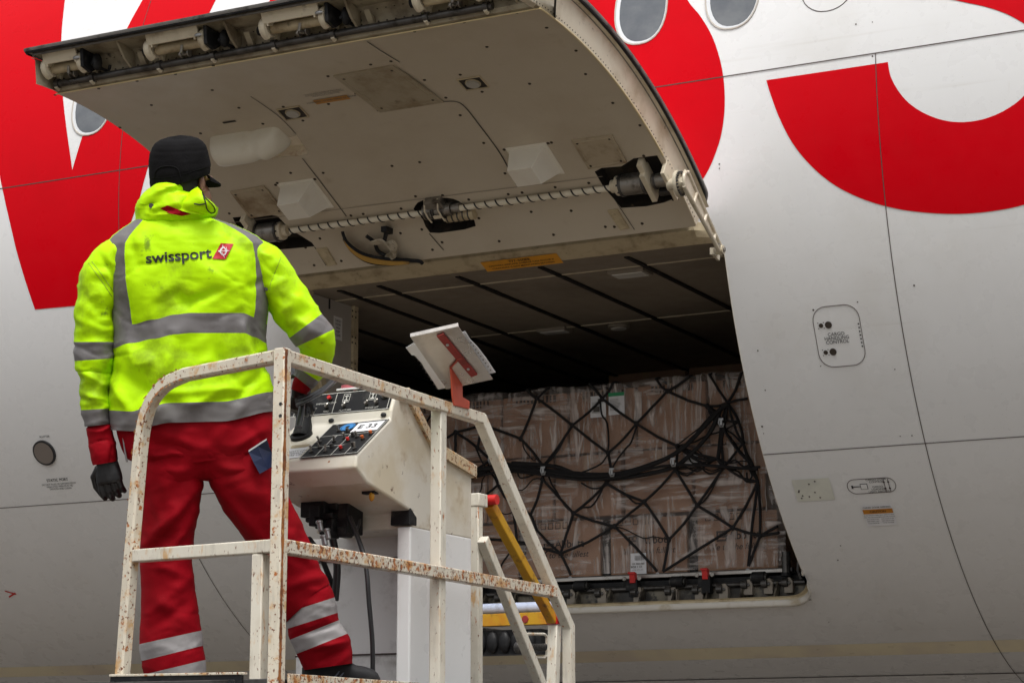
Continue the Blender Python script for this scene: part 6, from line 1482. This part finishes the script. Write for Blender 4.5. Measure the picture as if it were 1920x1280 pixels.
# gloves: palm, four bent fingers and a thumb fused into one skin
def glove(wr, dn_, side, nrm, curl, spread=1.0, nm='glove', s=1.0, cuff=True):
    dn_ = dn_.normalized(); nrm = (nrm-dn_*nrm.dot(dn_)).normalized(); sd = dn_.cross(nrm)*side; mb = MB()
    R_ = []
    for f, hw, hd in ((-.02, .030, .024), (.0, .031, .024), (.025, .037, .022), (.05, .042, .021), (.068, .043, .019), (.076, .038, .015)):
        R_.append([wr+dn_*(f*s)+sd*(hw*math.copysign(abs(math.cos(a))**.8, math.cos(a))*s)+nrm*(hd*math.sin(a)*s) for a in [2*math.pi*k/20 for k in range(20)]])
    mb.loft(R_)
    for i, (off, ln_, r) in enumerate(((-.030, .050, .0108), (-.010, .058, .0115), (.011, .054, .0112), (.030, .044, .0098))):
        p = wr+dn_*(.070*s)+sd*(off*s); d = (dn_+sd*off*4*spread).normalized(); P = [p]; c = curl[i]
        for j, fr in enumerate((.44, .31, .25)):
            ang_ = rad(c)*(.6+j*.35); d = (d*math.cos(ang_)+nrm*math.sin(ang_)).normalized(); p = p+d*(ln_*fr*s); P.append(p)
        rs = [r*1.08*s, r*1.02*s, r*.97*s, r*.80*s]; mb.tube(P, r, 12, rs=rs); mb.ell(P[-1], r*.82*s, r*.82*s, r*.82*s, n=10); mb.ell(P[0], r*1.15*s, r*1.15*s, r*1.15*s, n=10)
        for q in P[1:3]: mb.ell(q, r*1.05*s, r*1.05*s, r*1.05*s, n=10)
    p = wr+dn_*(.025*s)-sd*(.028*s); P = [p, p+(dn_*.55-sd*.7+nrm*.35).normalized()*(.035*s), p+(dn_*.8-sd*.5+nrm*.5).normalized()*(.065*s), p+(dn_*1.0-sd*.3+nrm*.6).normalized()*(.09*s)]
    mb.tube(P, .012, 12, rs=[.015*s, .0125*s, .0115*s, .009*s]); mb.ell(P[-1], .0095*s, .0095*s, .0095*s, n=10); mb.ell(P[1], .0130*s, .0130*s, .0130*s, n=10)
    if cuff: mb.tube([wr-dn_*.03, wr-dn_*.005, wr+dn_*.008], .03, 20, rs=[.034*s, .034*s, .033*s])
    o = mb.build(nm, GLV, PE, smooth=True); r = o.modifiers.new('remesh', 'REMESH'); r.mode = 'VOXEL'; r.voxel_size = .0026; r.use_smooth_shade = True
    q = o.modifiers.new('smooth', 'SMOOTH'); q.iterations = 3; return o
away = V((CF.x, CF.y, 0)).normalized()
glove(W(200, 860, 0), V((0, 0, -1))+CR*.16+away*.05, 1, away*.9+CR*.25, (20, 24, 28, 34), s=1.1, spread=.35)
glove(W(561, 738, .215), V((0, 0, -1))*.75+away*.5-CR*.1, -1, away*.8-V((0, 0, .5)), (38, 42, 45, 50), s=.8)
# shoes
def shoe(prof, w0, nm='shoe', dirx=1, hwm=.045):
    mb = MB(); R_ = []
    for x, yt, yb, hw in prof:
        R_.append([W(x, (yt+yb)/2-(yb-yt)/2*math.copysign(abs(math.sin(a))**.75, math.sin(a)), w0+hw*math.copysign(abs(math.cos(a))**.8, math.cos(a))) for a in [2*math.pi*k/24 for k in range(24)]])
    mb.loft(R_, m=0)
    R_ = []
    for x, yt, yb, hw in prof: R_.append([W(x, y, w0+s*(hw+.005)) for y, s in ((yb-5, -1), (yb+3, -1), (yb+3, 1), (yb-5, 1))])
    mb.loft(R_, m=1)
    for k in range(4): q = 640+k*9; mb.tube([W(q, 1243+k*3, w0-.03), W(q+4, 1240+k*3, w0), W(q, 1243+k*3, w0+.03)], .0035, 6, m=2)
    for a, b in (((625, 1272), (645, 1246)), ((634, 1272), (654, 1249))): mb.tube([W(a[0], a[1], w0-.046), W(b[0], b[1], w0-.036)], .003, 6, m=3)
    return mb.build(nm, [pm('shoe_suede', (.022, .022, .024), .75, d2=[((.05, .048, .045), 16, .5, .7)], bump=(90, .3, .002)), M['black'], pm('lace_dark', (.05, .03, .025), .7), pm('shoe_trim', (.12, .14, .18), .6)], PE, smooth=True, angle=45)
shoe([(566, 1252, 1276, .028), (572, 1240, 1279, .038), (590, 1232, 1280, .042), (615, 1230, 1281, .042), (640, 1234, 1281, .043), (655, 1240, 1281, .045), (668, 1246, 1282, .047), (685, 1249, 1283, .047), (700, 1254, 1284, .042), (708, 1261, 1284, .034), (713, 1270, 1283, .02)], .215)
mb = MB(); R_ = []
for f, h, hw in ((-.06, .05, .025), (-.04, .09, .036), (0, .11, .04), (.06, .09, .04), (.12, .065, .045), (.17, .055, .04), (.20, .04, .02)):
    c = W(331, 1292, 0); c = V((c.x, c.y, FZL))+away*f
    R_.append([c+CR*(hw*math.cos(a))+V((0, 0, h/2+h/2*math.sin(a))) for a in [2*math.pi*k/20 for k in range(20)]])
mb.loft(R_); mb.build('shoe', [MATS['shoe_suede']], PE, smooth=True, angle=45)
# ================================================================ CAMERA, LIGHT, WORLD
cd = bpy.data.cameras.new('camera'); co = bpy.data.objects.new('camera', cd); COL.objects.link(co); SC.camera = co
co.location = CAM; co.rotation_euler = (math.pi/2+PIT, 0, YAW); cd.sensor_width = 36; cd.lens = FPX/1920*36; cd.clip_end = 1000; cd.clip_start = .1
SE, SA = rad(62), rad(150)      # sun elevation, compass bearing from +Y clockwise
w = bpy.data.worlds.new('World'); SC.world = w; w.use_nodes = True
nt = w.node_tree; N = nt.nodes; L = nt.links; bg = N['Background']; sky = N.new('ShaderNodeTexSky'); sky.sky_type = 'NISHITA'; sky.sun_disc = False
sky.sun_elevation = SE; sky.sun_rotation = SA; sky.air_density = 1; sky.dust_density = 6; sky.ozone_density = 1
hs = N.new('ShaderNodeHueSaturation'); hs.inputs['Saturation'].default_value = .12
L.new(sky.outputs[0], hs.inputs['Color'])
# overcast gradient: zenith about three times the horizon
tcw = N.new('ShaderNodeTexCoord'); sx = N.new('ShaderNodeSeparateXYZ'); L.new(tcw.outputs['Generated'], sx.inputs[0])
mrw = N.new('ShaderNodeMapRange'); mrw.inputs['From Min'].default_value = 0; mrw.inputs['From Max'].default_value = 1; mrw.inputs['To Min'].default_value = 1.1; mrw.inputs['To Max'].default_value = 1.45; L.new(sx.outputs['Z'], mrw.inputs['Value'])
vm = N.new('ShaderNodeVectorMath'); vm.operation = 'SCALE'; L.new(hs.outputs[0], vm.inputs[0]); L.new(mrw.outputs[0], vm.inputs['Scale']); L.new(vm.outputs[0], bg.inputs[0]); bg.inputs[1].default_value = .12
sd = bpy.data.lights.new('sun', 'SUN'); so = bpy.data.objects.new('sun', sd); COL.objects.link(so)
sd.energy = 1.0; sd.angle = rad(20); sd.color = (1, .97, .93)
so.rotation_euler = V((-math.sin(SA)*math.cos(SE), -math.cos(SA)*math.cos(SE), -math.sin(SE))).to_track_quat('-Z', 'Y').to_euler()
so.location = (0, -10, 20)
SC.view_settings.view_transform = 'Standard'; SC.view_settings.look = 'None'; SC.view_settings.gamma = 1
SC.view_settings.exposure = .17
SC.render.engine = 'CYCLES'
SC.cycles.max_bounces = 8; SC.cycles.transparent_max_bounces = 16
